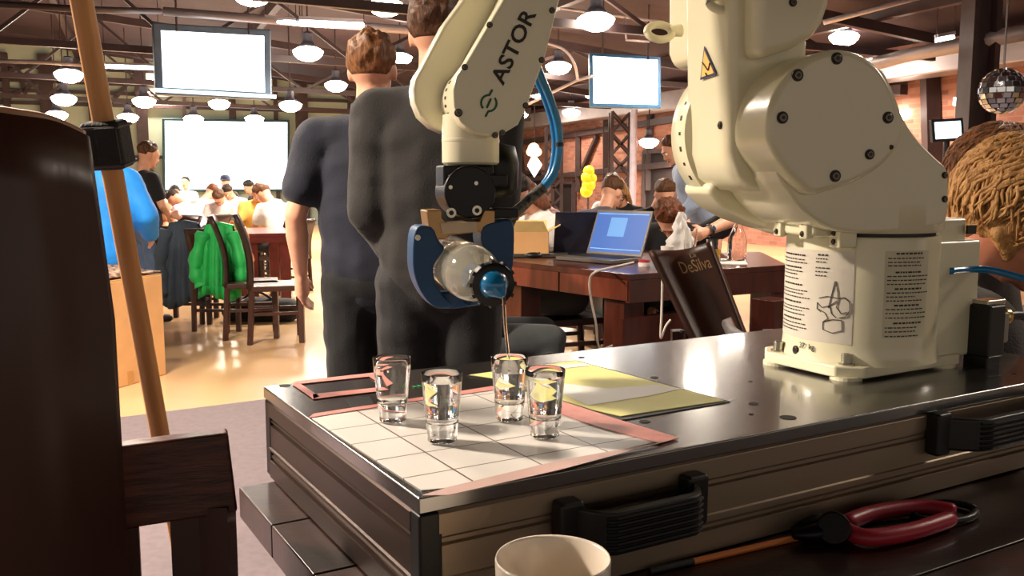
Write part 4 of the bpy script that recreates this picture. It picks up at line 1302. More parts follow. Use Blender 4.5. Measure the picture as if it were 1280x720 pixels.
def person(label, f, shirt, trousers, hair, name="person", group=None, sleeve="short", style="short", voxel=.010, skin=None, collar=False, face=True, fingers=True,
           loose=0.0, hem=0.0, shoes=True, glasses=False, cap_col=None, hood=False, drop=True, hair_seed=0, hair_amp=.012, hair_up=0.0):
    k = f.k; skin = skin or m_skin
    f.hand_drop = drop
    root = empty(name, f.loc, label, "person", group)
    X = f.R @ f.T @ Vector((1, 0, 0))
    wd = f.width
    # ---- body, one surface
    b = MB()
    hx, hy, hz = f.R @ f.HT @ Vector((1, 0, 0)), f.R @ f.HT @ Vector((0, 1, 0)), f.R @ f.HT @ Vector((0, 0, 1))
    Hc = f.w(f.head)
    def hp(x, y, z): return Hc + (hx * x + hy * y + hz * z) * k
    b.ball(hp(0, -.012, .018), (.077 * k, .096 * k, .098 * k), 24, 14, (hx, hy, hz))
    b.ball(hp(0, .030, -.035), (.060 * k, .064 * k, .082 * k), 20, 12, (hx, hy, hz))
    if face:
        cap(b, hp(0, .088, .012), hp(0, .106, -.026), .009 * k, .0145 * k, 10)
        b.ball(hp(0, .078, -.094), (.028 * k, .022 * k, .020 * k), 12, 8, (hx, hy, hz))
        cap(b, hp(-.035, .082, .030), hp(.035, .082, .030), .013 * k, .013 * k, 10)
    for sd in (-1, 1):
        b.ball(hp(sd * .080, -.008, -.012), (.010 * k, .020 * k, .033 * k), 12, 8, (hx, hy, hz))
    cap(b, f.w(f.neck) - hz * .03, Hc - hz * .05 * k - hy * .02 * k, .060 * k, .054 * k)
    cap(b, f.w(f.P), f.w(f.chest), .105 * k, .11 * k, flat=1.25, fax=X)
    for sd in (-1, 1):
        cap(b, f.w(f.upper - f.T @ Vector((0, 0, .03 * k))), f.w(f.sh[sd]), .062 * k, .050 * k)
        cap(b, f.w(f.sh[sd]), f.w(f.el[sd]), .050 * k, .039 * k)
        mid = f.w(f.el[sd]).lerp(f.w(f.wr[sd]), .35)
        cap(b, f.w(f.el[sd]), mid, .038 * k, .041 * k); cap(b, mid, f.w(f.wr[sd]), .041 * k, .026 * k)
        if fingers: hand(b, f, sd, k)
        else: cap(b, f.w(f.wr[sd]), f.w(f.wr[sd]) + (f.w(f.wr[sd]) - f.w(f.el[sd])).normalized() * .12 * k, .03 * k, .03 * k)
        cap(b, f.w(f.hip[sd]), f.w(f.kn[sd]), .075 * k, .052 * k); cap(b, f.w(f.kn[sd]), f.w(f.an[sd]), .050 * k, .038 * k)
        cap(b, f.w(f.an[sd]), f.w(f.an[sd]) + f.R @ Vector((0, .13 * k, -.05 * k)), .036 * k, .030 * k)
    body = remesh(b, voxel, 3, "body", skin, root)
    # ---- face details
    if face:
        for sd in (-1, 1):
            e = MB().ball(hp(sd * .032, .0785, .008), .0125 * k, 12, 8).build("eye", m_eyew, body, smooth=True)
            MB().ball(hp(sd * .032, .0865, .008), .0062 * k, 10, 6).build("iris", m_iris, e, smooth=True)
            cap_mb = MB(); cap(cap_mb, hp(sd * .016, .094, .030), hp(sd * .050, .082, .034), .004 * k, .003 * k, 8)
            cap_mb.build("eyebrow", hair, body, smooth=True)
        mo = MB(); mo.ball(hp(0, .090, -.062), (.024 * k, .008 * k, .008 * k), 12, 8, (hx, hy, hz)); mo.build("mouth", m_lip, body, smooth=True)
    if glasses:
        g = MB()
        for sd in (-1, 1):
            c = hp(sd * .033, .100, .008)
            g.tube([c + (hx * (.024 * math.cos(t)) + hz * (.018 * math.sin(t))) * k for t in [2 * PI * i / 14 for i in range(15)]], .003, 6, False)
            g.tube([hp(sd * .056, .098, .010), hp(sd * .080, .03, .012), hp(sd * .084, -.02, .008)], .003, 6)
        g.build("glasses", m_blackplastic, root, smooth=True)
    # ---- hair: shell that dips under the skin where the face is
    rx, ry, rz = (.090 + hair_up * .3) * k, (.110 + hair_up * .3) * k, (.108 + hair_up) * k
    off = hp(0, -.016, .026)
    hm = MB().ball((0, 0, 0), 1.0, *((80, 56) if voxel < .0125 else (40, 28)))
    long_ = style == "long"; mop = style == "mop"
    out = []
    for p in hm.v:
        x, y, z = p
        n1 = mnoise.noise(Vector((x * 2.6 + hair_seed, y * 2.6, z * 2.2))) * hair_amp * 1.2
        n2 = mnoise.noise(Vector((x * 9 + hair_seed, y * 9 + z * 2, z * 5))) * hair_amp * .6
        # hairline
        line = -.55 if y < -.2 else (-.55 + (y + .2) * 1.15)
        if long_: line -= .55
        if y > .55: line = max(line, .34 - .1 * abs(x))
        t = max(0.0, min(1.0, (line - z) / .18 + .5))
        if mop: line = -.95 if y < .25 else line; t = max(0.0, min(1.0, (line - z) / .10 + .5))
        amp_l = 9.0
        near_l = max(0.0, min(1.0, (z - line) / .75)); near_l = near_l * near_l * (3 - 2 * near_l)
        if not long_ and not mop: sc_ = (1.0 + (n1 + n2) * 9 * near_l) * (.885 + .115 * near_l)
        else: sc_ = 1.0 + (n1 + n2) * 9
        if abs(x) > .75 and -.35 < y < .25 and z < -.15 and not long_ and not mop: t = 1.0
        sc_ = sc_ * (1 - t) + .72 * t
        q = Vector((x * rx, y * ry, z * rz)) * sc_
        if long_ and z < 0 and t < .5:
            q.z *= 1.25; q.x *= 1.08
        out.append(off + hx * q.x + hy * q.y + hz * q.z)
    hm.v = out
    hh = hm.build("hair", hair, root, smooth=True)
    if long_:
        lm = MB()
        for i in range(9):
            a = PI + (i - 4) * .36
            top = hp(.080 * math.sin(a), .095 * math.cos(a) - .01, -.03); bot = hp(.085 * math.sin(a), .09 * math.cos(a) - .02, -.17 - .02 * (i % 2))
            cap(lm, top, bot, .026 * k, .017 * k, 8)
        remesh(lm, max(.008, voxel), 3, "hair_lengths", hair, root)
    if cap_col is not None:
        MB().lathe([(.098 * k, -.01), (.1 * k, .02), (.088 * k, .07), (.05 * k, .098), (0, .104)], hp(0, -.01, .045), hz, seg=20).build("cap", cap_col, root, smooth=True)
        MB().ball(hp(0, .10, .05), (.07 * k, .07 * k, .008), 16, 8, (hx, hy, hz)).build("cap_brim", cap_col, root, smooth=True)
    # ---- trousers
    t = MB()
    g2 = .014 + loose * .4
    cap(t, f.w(f.P + Vector((0, -.005, .035 * k))), f.w(f.P + Vector((0, -.012, -.05 * k))), (.105 + g2) * k, (.108 + g2) * k, flat=1.28 * wd, fax=f.R @ Vector((1, 0, 0)))
    for sd in (-1, 1):
        h0 = f.w(f.hip[sd] + Vector((0, -.01, -.02)))
        kn = f.w(f.kn[sd]); an = f.w(f.an[sd])
        cap(t, h0, kn, (.088 + g2) * k, (.064 + g2) * k); cap(t, kn, an - Vector((0, 0, .03)), (.062 + g2) * k, (.058 + g2) * k)
    def folds(co):
        d = mnoise.noise(Vector((co.x * 9, co.y * 9, co.z * 16 + hair_seed))) * .007
        return co + Vector((d, d, 0))
    remesh(t, max(voxel, .012), 4, "trousers", trousers, root, folds)
    # ---- shirt
    t = MB()
    g1 = .014 + loose
    low = f.P + f.T @ Vector((0, 0, (.02 - hem) * k))
    cap(t, f.w(low), f.w(f.waist), (.118 + g1) * k, (.116 + g1) * k, flat=1.30 * wd, fax=X)
    cap(t, f.w(f.waist), f.w(f.chest), (.116 + g1) * k, (.122 + g1) * k, flat=1.34 * wd, fax=X)
    cap(t, f.w(f.chest), f.w(f.upper - f.T @ Vector((0, 0, .03))), (.122 + g1) * k, (.088 + g1) * k, flat=1.36 * wd, fax=X)
    for sd in (-1, 1):
        cap(t, f.w(f.upper + f.T @ Vector((0, -.008, -.004 * k))), f.w(f.sh[sd] + f.T @ Vector((0, 0, -.004))), (.066 + g1 * .6) * k, (.056 + g1) * k)
        sh, el, wr = f.w(f.sh[sd]), f.w(f.el[sd]), f.w(f.wr[sd])
        if sleeve == "short":
            cap(t, sh, sh.lerp(el, .62), (.057 + g1) * k, (.054 + g1) * k)
        else:
            cap(t, sh, el, (.057 + g1) * k, (.046 + g1) * k); cap(t, el, wr - (wr - el) * .04, (.046 + g1) * k, (.034 + g1 * .8) * k)
    cap(t, f.w(f.neck) - X * .02 - f.R @ f.T @ Vector((0, .005, .045)), f.w(f.neck) + X * .02 - f.R @ f.T @ Vector((0, .005, .045)), .070 * k, .070 * k)
    def folds2(co):
        d = mnoise.noise(Vector((co.x * 7 + hair_seed, co.y * 7, co.z * 11))) * .010 + mnoise.noise(Vector((co.x * 18, co.y * 18, co.z * 22))) * .003
        return co + Vector((d * .6, d, d * .2))
    remesh(t, voxel * 1.15, int(max(4, .12 / voxel)), "sweater" if sleeve == "long" else "shirt", shirt, root, folds2)
    if collar:
        nb = f.w(f.neck); up = (f.R @ f.T @ Vector((0, 0, 1)))
        yy = f.R @ f.T @ Vector((0, 1, 0))
        cc = MB().lathe([(.075, -.02), (.077, .01), (.072, .045), (.068, .047), (.068, .01), (.068, -.02)], nb + yy * .008, up, seg=28, closed=True, sx=1.0, sy=1.05)
        cc.build("collar", shirt, root, smooth=True)
    if hood:
        hb = f.w(f.neck) - f.R @ f.T @ Vector((0, .07, .01))
        q = MB(); q.ball(hb, (.12 * k, .06 * k, .075 * k), 18, 10, (X, f.R @ f.T @ Vector((0, 1, 0)), f.R @ f.T @ Vector((0, 0, 1))))
        q.build("hood", shirt, root, smooth=True)
    if shoes:
        for sd in (-1, 1):
            an = f.w(f.an[sd]); fw = f.R @ Vector((0, 1, 0))
            q = MB(); fl_ = Vector((an.x, an.y, 0))
            cap(q, fl_ + fw * -.03 * k + UP * .048, fl_ + fw * .15 * k + UP * .04, .045 * k, .040 * k, flat=1.0)
            cap(q, fl_ + fw * -.02 * k + UP * .05, fl_ + UP * .10, .045 * k, .042 * k)
            for i, p in enumerate(q.v):
                if p.z < .002: q.v[i] = Vector((p.x, p.y, .002))
            remesh(q, .014, 2, "shoe", m_shoe, root)
    return root

def at_floor(u, Y):
    p = W(u, 226, Y); return Vector((p.x, p.y, 0))

# ---- the two men standing beyond the case, seen from behind
c_navy = cloth("navy", "141827"); c_char = cloth("charcoal", "1d1b1a"); c_blackj = cloth("black_jeans", "0b0d10"); c_black = cloth("black", "101013")
f1 = Fig(at_floor(467, 3.35), 0.06, 1.785, head_yaw=.12, width=1.06)
f1.arm(-1, (-.258, -.035, .185), (-.262, .07, -.035)).arm(1, (.26, .02, .19), (.2, .2, .05))
person("man with short ginger hair in navy t-shirt and dark jeans, seen from behind", f1, c_navy, c_blackj, HAIR["ginger"], voxel=.0085, hem=.06, loose=.012, hair_up=.006, collar=True)
f2 = Fig(at_floor(548, 2.95), -.02, 1.855, head_yaw=.1, width=.98)
f2.arm(-1, (-.205, -.03, .17), (-.15, .17, .02)).arm(1, (.175, -.02, .17), (.12, .17, .02))
person("taller man with brown hair in charcoal sweater, seen from behind", f2, c_char, c_black, HAIR["brown"], voxel=.009, sleeve="long", collar=True, hem=.05, loose=.016, hair_up=.004)

# ---- left: people standing near the cardboard box
f = Fig(at_floor(126, 6.1), .25, 1.60, head_pitch=.1)
f.arm(1, (.30, -.02, .20), (.30, .14, .05))
person("person in a bright blue jacket standing behind the wooden pole", f, cloth("bright_blue", "1583dd", rough=.6), c_black, HAIR["blond"], sleeve="long", voxel=.014, hem=.10, loose=.03)
f = Fig(at_floor(181, 8.2), -.75, 1.62, head_pitch=.35)
f.arm(-1, (-.25, .04, .20), (.02, .22, .12)).arm(1, (.25, .04, .20), (.0, .23, .08))
person("person in black t-shirt and blue jeans, arms folded, right of the pole", f, c_black, cloth("blue_jeans", "4d6180"), HAIR["brown"], voxel=.013, loose=.004)

# ---- the seated crowd in front of the projection screen
WHT = cloth("white", "e6e2de"); PNK = cloth("pale_pink", "e3c3ce"); YEL = cloth("yellow", "e0b55f"); GRY = cloth("grey", "5c5762"); LBL = cloth("light_blue", "9fb0cc")
ORG_ = cloth("orange", "e5823f")
G1 = "people at tables before the projection screen"
SEATS = []
def sitter(u, Y, label, shirt, hair, yaw, lean=.5, hp_=.3, group=G1, sleeve="short", voxel=.020, style="short", h=1.7, **k):
    f = Fig(at_floor(u, Y), yaw, h, seat=True, lean=lean, head_pitch=hp_)
    SEATS.append((u, Y, yaw, label))
    f.arm(-1, (-.24, .14, .26), (-.13, .36, .22)).arm(1, (.24, .14, .26), (.13, .36, .22))
    return person(label, f, shirt, c_blackj, HAIR[hair], group=group, sleeve=sleeve, voxel=voxel, style=style, fingers=False, face=k.pop("face", True), hair_seed=u * .13, **k)
sitter(212, 11.4, "seated person with fair hair just right of the black t-shirt person", cloth("rust", "a86a4c"), "auburn", PI - .6, .5, .3)
sitter(223, 14.6, "seated dark-haired person in white behind the navy coat", WHT, "black", .5, .6, .4)
sitter(238, 13.0, "seated person with reddish brown hair in pale shirt above the navy coat", WHT, "auburn", -.5, .55, .35)
sitter(252, 12.1, "seated person in pale pink shirt bent over, left of the green jacket", PNK, "dark", 1.2, .7, .4)
sitter(281, 13.0, "seated person bowed over in front of the man in the dark cap", WHT, "brown", PI + .1, .65, .5)
sitter(302, 14.8, "seated person in white shirt right of the man in the dark cap", WHT, "dark", PI - .3, .55, .4)
sitter(318, 12.0, "seated person in yellow shirt behind the bare chairs", YEL, "brown", PI + .4, .5, .4)
sitter(331, 16.0, "seated dark-haired person leaning sideways behind the yellow shirt", c_char, "black", PI - .8, .4, .3)
sitter(343, 13.6, "seated person in white beside the navy t-shirt man's arm", WHT, "brown", PI - .2, .55, .5)
sitter(354, 10.6, "seated brown-haired person half hidden by the navy t-shirt man's arm", WHT, "brown", .9, .5, .45)
sitter(282, 17.5, "man in a dark cap and dark sweater before the projection screen", c_char, "black", PI, .02, .0, sleeve="long", cap_col=cloth("cap_blue", "2b3550"), h=1.72, hair_up=0)
sitter(232, 18.5, "dark-haired person in white before the screen's lower left corner", WHT, "black", PI, .02, .0, sleeve="long", h=1.7)

# ---- mid right: people around the laptop table
G2 = "people around the laptop table"
f = Fig(at_floor(708, 5.95), PI * .62, 1.84, seat=True, lean=.42, head_pitch=.45)
f.arm(-1, (-.24, .16, .26), (-.10, .38, .16)).arm(1, (.24, .16, .26), (.12, .38, .16))
person("long-haired person in white t-shirt bent over beside the blue hose", f, WHT, cloth("olive_jeans", "4b463c"), HAIR["auburn"], group=G2, voxel=.013, style="long", hair_seed=3)
sitter(706, 8.4, "seated person with glasses behind the dark laptop lid", cloth("dusty_pink", "c9a09a"), "brown", PI * .62, .45, .45, G2, voxel=.014, glasses=True)
f = Fig(at_floor(740, 7.0), -.62, 1.76, seat=True, lean=.42, head_pitch=.2)
f.arm(-1, (-.26, .12, .22), (-.14, .36, .14)).arm(1, (.26, .12, .22), (.14, .36, .14))
person("seated man in dark grey t-shirt seen from behind, short brown hair", f, GRY, c_blackj, HAIR["brown"], group=G2, voxel=.013, fingers=False, glasses=True)
sitter(771, 9.5, "distant seated person in white behind the grey t-shirt man", WHT, "brown", PI - .5, .15, .15, G2, voxel=.016)
sitter(786, 8.6, "blond person in black behind the open blue-screen laptop", c_black, "blond", PI - .5, .35, .35, G2, voxel=.014, style="long")
sitter(812, 7.7, "dark brown-haired person behind the auburn head bowed at the laptop", c_char, "brown", PI + .3, .35, .4, G2, voxel=.014)
f = Fig(at_floor(850, 6.25), PI - .30, 1.80, seat=True, lean=.72, head_pitch=.50)
f.arm_world(-1, W(924, 271, 5.6), W(882, 290, 5.3)).arm(1, (.24, .2, .26), (.12, .42, .24))
pol = person("auburn-haired man in black polo bowed low behind the open laptop", f, c_black, c_blackj, HAIR["auburn"], group=G2, voxel=.010, hair_seed=5, hair_amp=.016, hair_up=.012, loose=.01, drop=False)
wd_ = (W(882, 290, 5.3) - W(924, 271, 5.6)).normalized(); wc0 = W(882, 290, 5.3) - wd_ * .03
MB().lathe([(.036, -.011), (.039, -.011), (.039, .011), (.036, .011)], wc0, wd_, seg=24, closed=True).build("watch_strap", m_blackplastic, pol, smooth=40)
nrm = (EYE - wc0).normalized(); nrm = (nrm - wd_ * nrm.dot(wd_)).normalized()
MB().cyl(wc0 + nrm * .034, wc0 + nrm * .046, .017, seg=20).build("watch_face", mat("watch_face", "4a6a80", rough=.2, metal=.5), pol, bevel=.002)
f = Fig(at_floor(884, 8.3), PI * .55, 1.75, lean=.45, head_pitch=.2)
f.arm(-1, (-.24, .1, .22), (-.12, .34, .1)).arm(1, (.26, .02, .20), (.2, .25, .06))
person("person in light blue shirt standing bent behind the black polo man", f, LBL, c_blackj, HAIR["brown"], group=G2, voxel=.014, sleeve="long", fingers=False, loose=.015)
# seated person behind the tall man, thigh on a brown seat
f = Fig(at_floor(572, 4.35), -PI * .47, 1.72, seat=True, lean=.3, head_pitch=.3, seat_h=.47)
f.arm(-1, (-.22, .02, .20), (-.15, .2, .06)).arm(1, (.22, .02, .20), (.15, .2, .06))
person("seated person in dark grey trousers hidden behind the taller man", f, c_char, cloth("slate_trousers", "3c4042"), HAIR["dark"], voxel=.014, sleeve="long", fingers=False)

# ---- right edge: two bowed heads close by
def wavy(root_lab, Y, u, v, yaw, pitch, hair, seed, shirt, hgt=1.75):
    tgt = W(u, v, Y)
    f = Fig(Vector((tgt.x, tgt.y, 0)), yaw, hgt, seat=True, lean=.50, head_pitch=pitch, seat_h=.45)
    off = f.R @ f.head
    f.loc = Vector((tgt.x - off.x, tgt.y - off.y, 0))
    dz = tgt.z - f.head.z
    for a in ("P", "waist", "chest", "upper", "neck", "neck2", "head"):
        setattr(f, a, getattr(f, a) + Vector((0, 0, dz)))
    for d in (f.sh, f.el, f.wr, f.hip):
        for s_ in d: d[s_] = d[s_] + Vector((0, 0, dz))
    for s_ in f.kn: f.kn[s_] = f.kn[s_] + Vector((0, 0, dz))
    tp0 = f.tp
    f.tp = lambda x, y, z: tp0(x, y, z) + Vector((0, 0, dz))
    f.arm(-1, (-.24, .14, .24), (-.13, .36, .16)).arm(1, (.24, .14, .24), (.13, .36, .16))
    r = person(root_lab, f, shirt, c_blackj, hair, voxel=.009, sleeve="long", skin=m_skinr, hair_seed=seed, style="mop", hair_amp=.016, hair_up=.012, loose=.02, collar=True)
    # wavy locks lying over the crown
    k = f.k; hx, hy, hz = (f.R @ f.HT @ Vector(e) for e in ((1, 0, 0), (0, 1, 0), (0, 0, 1)))
    Hc = f.w(f.head); rr = random.Random(seed)
    lm = MB()
    for i in range(700):
        az = rr.uniform(-PI, PI); th0 = rr.uniform(.05, 1.5); sw = rr.uniform(.25, .5); ph = rr.uniform(0, 6)
        pts = []
        rad = rr.uniform(.003, .0058); lift = rr.uniform(1.0, 1.06)
        for j in range(9):
            th = th0 + j * .115                      # angle down from the crown
            a2 = az + sw * (j / 8) + .10 * math.sin(j * 1.1 + ph)
            d = Vector((math.sin(th) * math.sin(a2), math.sin(th) * math.cos(a2) - .35 * math.cos(th), math.cos(th)))
            d.normalize()
            if d.z < (-.75 if d.y < .25 else .30): break
            wv = lift + .022 * math.sin(j * 1.6 + ph)
            pts.append(Hc + (hx * (d.x * .103 * wv) + hy * (d.y * .124 * wv - .014) + hz * (d.z * .120 * wv + .026)) * k)
        if len(pts) >= 4:
            n = len(pts)
            lm.tube(pts, [rad * (.25 + .75 * math.sin(PI * min(.98, .12 + .85 * q / (n - 1)))) for q in range(n)], 6)
    lm.build("wavy_locks", hair, r, smooth=True)["kind"] = "stuff"
    return f
BOW1 = wavy("bowed person with wavy blond hair at the right edge, nearest head", 1.95, 1276, 272, -1.7, .05, HAIR["blond"], 11, cloth("dark_grey", "3a3434"), 2.0)
BOW2 = wavy("bowed person with smooth brown hair behind the blond head", 2.50, 1250, 236, -1.6, -.05, hair_mat("light_brown_hair", "8f5b34", "5a3820"), 23, cloth("dark_brown", "3b302c"), 2.0)
# ================================================================== furniture and props
m_chair = mat("dark_brown_wood", "3a1f17", rough=.4, var=.25, scale=4, stretch=(1, 1, .2), bump=.04, bscale=40, coat=.1)
m_leather = mat("dark_brown_leather", "2b1814", rough=.35, var=.15, scale=12, bump=.12, bscale=120)
m_carton = mat("cardboard", "cf9f6a", rough=.8, var=.06, scale=5)
m_cartonin = mat("cardboard_inside", "b98a58", rough=.85)

def chair(loc, yaw, label, back_h=.98, group="dark wooden dining chairs", w=.43, panel=None, m=None, seat_h=.46):
    m = m or m_chair
    loc = Vector(loc); R = Matrix.Rotation(yaw, 3, 'Z')
    T = lambda x, y, z: loc + R @ Vector((x, y, z))
    root = empty("dining_chair", loc, label, "chair", group)
    ax = [R @ Vector(e) for e in ((1, 0, 0), (0, 1, 0), (0, 0, 1))]
    MB().box(T(0, 0, seat_h - .02), (w, .42, .045), axes=ax).build("seat", m, root, bevel=.008)
    for sx in (-1, 1):
        MB().bar(T(sx * (w / 2 - .025), .18, 0), T(sx * (w / 2 - .025), .18, seat_h - .04), .042).build("leg", m, root, bevel=.003)
        MB().tube([T(sx * (w / 2 - .025), -.22, 0), T(sx * (w / 2 - .025), -.19, seat_h)], .024, 8).build("leg", m, root)
    # curved back panel that sweeps up and leans away
    def fn(a, b):
        x = (a - .5) * w
        z = seat_h - .03 + (back_h - seat_h + .03) * b
        y = -.195 - .02 * math.sin(PI * b) * -1 - .10 * b * b - .03 * (1 - (2 * a - 1) ** 2)
        return T(x, y, z)
    MB().grid(fn, 9, 9).build("backrest", panel or m_leather, root, solid=.028, smooth=True)
    for y in (.18, -.2):
        MB().bar(T(-w / 2 + .03, y, .18), T(w / 2 - .03, y, .18), .025).build("stretcher", m, root)
    for sx in (-1, 1):
        MB().bar(T(sx * (w / 2 - .025), .18, .24), T(sx * (w / 2 - .025), -.2, .24), .025).build("stretcher", m, root)
    return root

# ---- near left: very tall chair back cut by the frame
tw = lambda u, v, Y: W(u, v, Y)
near = empty("high_back_chair", Vector((W(40, 400, .95).x - .05, .80, 0)), "tall dark brown high-backed chair filling the left edge", "chair")
def nb(a, b):
    top = [W(-430, 70, .70), W(-140, 118, .80), W(0, 143, .86), W(60, 153, .90), W(103, 172, .93)]
    t = curve_pts(top, 6); i = a * (len(t) - 1); j = min(int(i), len(t) - 2); p = t[j].lerp(t[j + 1], i - j)
    z = .40 + (p.z - .40) * b
    bow = .016 * min(1.0, (1 - b) * 5)
    return Vector((p.x + bow * (.5 + .5 * a), p.y + .01 * (1 - b), z))
MB().grid(nb, 20, 16).build("backrest", mat("near_dark_leather", "3a1f16", rough=.32, var=.2, scale=5, stretch=(1, 1, .25), bump=.03, bscale=60), near, solid=.024, smooth=True)
# pale worn piping along the top
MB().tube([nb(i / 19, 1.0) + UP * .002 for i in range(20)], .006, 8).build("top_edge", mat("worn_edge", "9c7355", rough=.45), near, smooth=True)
for a in (.05, .97):
    p = nb(a, 0)
    MB().bar(Vector((p.x, p.y, 0)), Vector((p.x, p.y, .5)), .04).build("leg", m_chair, near)
    q = p + Vector((-.12, -.40, 0))
    MB().bar(Vector((q.x, q.y, 0)), Vector((q.x, q.y, .42)), .04).build("leg", m_chair, near)
pc0, pc1 = nb(.05, 0), nb(.97, 0)
MB().prism([Vector((pc0.x, pc0.y - .02, .44)), Vector((pc1.x, pc1.y - .02, .44)), Vector((pc1.x - .12, pc1.y - .42, .44)), Vector((pc0.x - .12, pc0.y - .42, .44))], -UP * .05).build("seat", m_leather, near, bevel=.008)

# ---- chair whose top rail shows below the pole
r0, r1 = W(150, 558, 1.02), W(285, 541, 1.06)
rdir = (r1 - r0).normalized(); rfw = Vector((rdir.y, -rdir.x, 0)).normalized()
nc = empty("wooden_chair", Vector(((r0.x + r1.x) / 2, (r0.y + r1.y) / 2, 0)), "dark wooden chair with grained top rail at the pole's foot", "chair")
m_grain = mat("grained_dark_wood", "5a3128", rough=.4, col2="35190f", scale=5, stretch=(3, 3, 30), bump=.1, bscale=20)
r0b = r0 - rdir * .22
MB().prism([r0b, r1, r1 - UP * .10 + rdir * .008, r0b - UP * .10], -rfw * .028).build("top_rail", m_grain, nc, bevel=.004)
for k in range(4):
    p = r0b.lerp(r1, .12 + .25 * k) - UP * .1 - rfw * .012
    MB().bar(p, Vector((p.x, p.y, .46)), .05, .016, up=rfw).build("back_slat", m_chair, nc)
for p in (r0b + rdir * .02, r1 - rdir * .015):
    p = p - rfw * .014
    MB().bar(Vector((p.x, p.y, 0)), Vector((p.x, p.y, r1.z - .09)), .034).build("leg", m_chair, nc)
    q = p + rfw * .42
    MB().bar(Vector((q.x, q.y, 0)), Vector((q.x, q.y, .44)), .034).build("leg", m_chair, nc)
a_, b_ = r0b, r1
MB().prism([Vector((a_.x, a_.y, .475)), Vector((b_.x, b_.y, .475)), Vector((b_.x, b_.y, .475)) + rfw * .44, Vector((a_.x, a_.y, .475)) + rfw * .44], -UP * .035).build("seat", m_chair, nc, bevel=.005)

# ---- wooden pole with strap, standing behind that chair
pt, pb_ = W(91, -60, 1.28), W(203, 560, 1.42)
dirp = (pb_ - pt).normalized()
foot = pt + dirp * ((0.0 - pt.z) / dirp.z)
pole = empty("wooden_pole", foot, "long slanting wooden pole with a black strap, left of the case", "pole")
MB().cyl(pt, foot, .0165, .0145, seg=8).build("shaft", mat("bare_wood", "c08a55", rough=.5, var=.12, scale=7, stretch=(4, 4, .4)), pole, bevel=.004)
s0, s1 = pt.lerp(foot, 0), 0
def on_pole(v):
    return min((abs(proj(pt.lerp(foot, k / 400))[1] - v), k) for k in range(401))[1] / 400
ka, kb = on_pole(152), on_pole(211)
sa, sb = pt.lerp(foot, ka), pt.lerp(foot, kb)
st = MB()
ax_x = Vector((1, 0, 0)); ax_x = (ax_x - dirp * ax_x.dot(dirp)).normalized(); ax_y = dirp.cross(ax_x)
m_strap = mat("black_webbing", "0f0c0d", rough=.7, var=.1, scale=40, bump=.2, bscale=200)
strap = MB().box((sa + sb) / 2, (.058, .050, (sb - sa).length), axes=(ax_x, ax_y, dirp)).build("strap", m_strap, pole, bevel=.009, seg=3)
MB().box((sa + sb) / 2 + ax_x * .012 - ax_y * .026 * (1 if ax_y.y > 0 else -1), (.03, .006, (sb - sa).length * .78), axes=(ax_x, ax_y, dirp)).build("strap_pocket", m_strap, strap, bevel=.002)
for t in (.12, .9):
    MB().box(sa.lerp(sb, t), (.061, .053, .004), axes=(ax_x, ax_y, dirp)).build("strap_edge", mat("strap_binding", "3a3030", rough=.6), strap, bevel=.0015)

# ---- big cardboard box on the floor
c1 = onz(208, 468, 0); c0 = onz(100, 500, 0)
dx = (c1 - c0).normalized(); dy = Vector((-dx.y, dx.x, 0))
bh = W(207, 343, c1.y).z
bw = (c1 - c0).length + .1
box = empty("cardboard_box", c0 - dx * .1, "large closed cardboard box on the floor behind the pole", "box")
A = c0 - dx * .1
MB().prism([A, c1, c1 + dy * .55, A + dy * .55], UP * bh).build("carton", m_carton, box, bevel=.008)
for s_, nm in ((0, "flap"), (1, "flap")):
    a = A + dy * (.002 + .276 * s_) + UP * bh; bq = c1 + dy * (.002 + .276 * s_) + UP * bh
    MB().prism([a, bq, bq + dy * .27, a + dy * .27], UP * .006).build(nm, m_carton, box)
tpw = c1.lerp(A, .42)
MB().prism([tpw - dy * .003, tpw - dy * .003 + dx * .05, tpw - dy * .003 + dx * .05 + UP * .09, tpw - dy * .003 + UP * .09], dy * .002).build("tape_tab", mat("brown_tape", "b98850", rough=.4), box)
mt_ = (A + c1) / 2 + dx * .12
MB().prism([mt_ - dy * .003 + UP * (bh - .12), mt_ - dy * .003 + dx * .06 + UP * (bh - .12), mt_ - dy * .003 + dx * .06 + UP * (bh), mt_ - dy * .003 + UP * (bh)], dy * .002).build("tape_tab", mat("brown_tape", "b98850"), box)
# crumpled patterned cloth on the box
m_pat = mat("patterned_cloth", "c9a890", rough=.8, col2="3a2620", scale=22)
cc = (A + c1) / 2 + dy * .25 + dx * .12 + UP * (bh + .006)
def crump(a, b):
    x, y = (a - .5), (b - .5)
    r = max(0, 1 - 1.9 * math.hypot(x, y * 1.1))
    return cc + dx * (x * .62) + dy * (y * .48) + UP * (.008 + (.055 * r ** .5 + .03 * mnoise.noise(Vector((a * 7, b * 7, 2)))) * (1 if r > 0 else 0.15) * .9 + .008)
MB().grid(crump, 24, 18).build("bundled_cloth", m_pat, smooth=True, solid=.006)
tag(bpy.data.objects["bundled_cloth"], "crumpled patterned cloth lying on the large cardboard box", "cloth")

# ---- chairs and coats by the crowd
def dch(u, Y, yaw, label, **k):
    return chair(at_floor(u, Y), yaw, label, **k)
dch(311, 7.5, -1.3, "bare dark wooden chair right of the green jacket", back_h=1.00)
dch(342, 7.3, -1.3, "bare dark wooden chair beside the navy t-shirt man's hand", back_h=1.02)
dch(274, 7.92, 0, "dark wooden chair under the green jacket", back_h=.88)
dch(230, 8.32, 0, "dark wooden chair under the navy coat", back_h=.88)

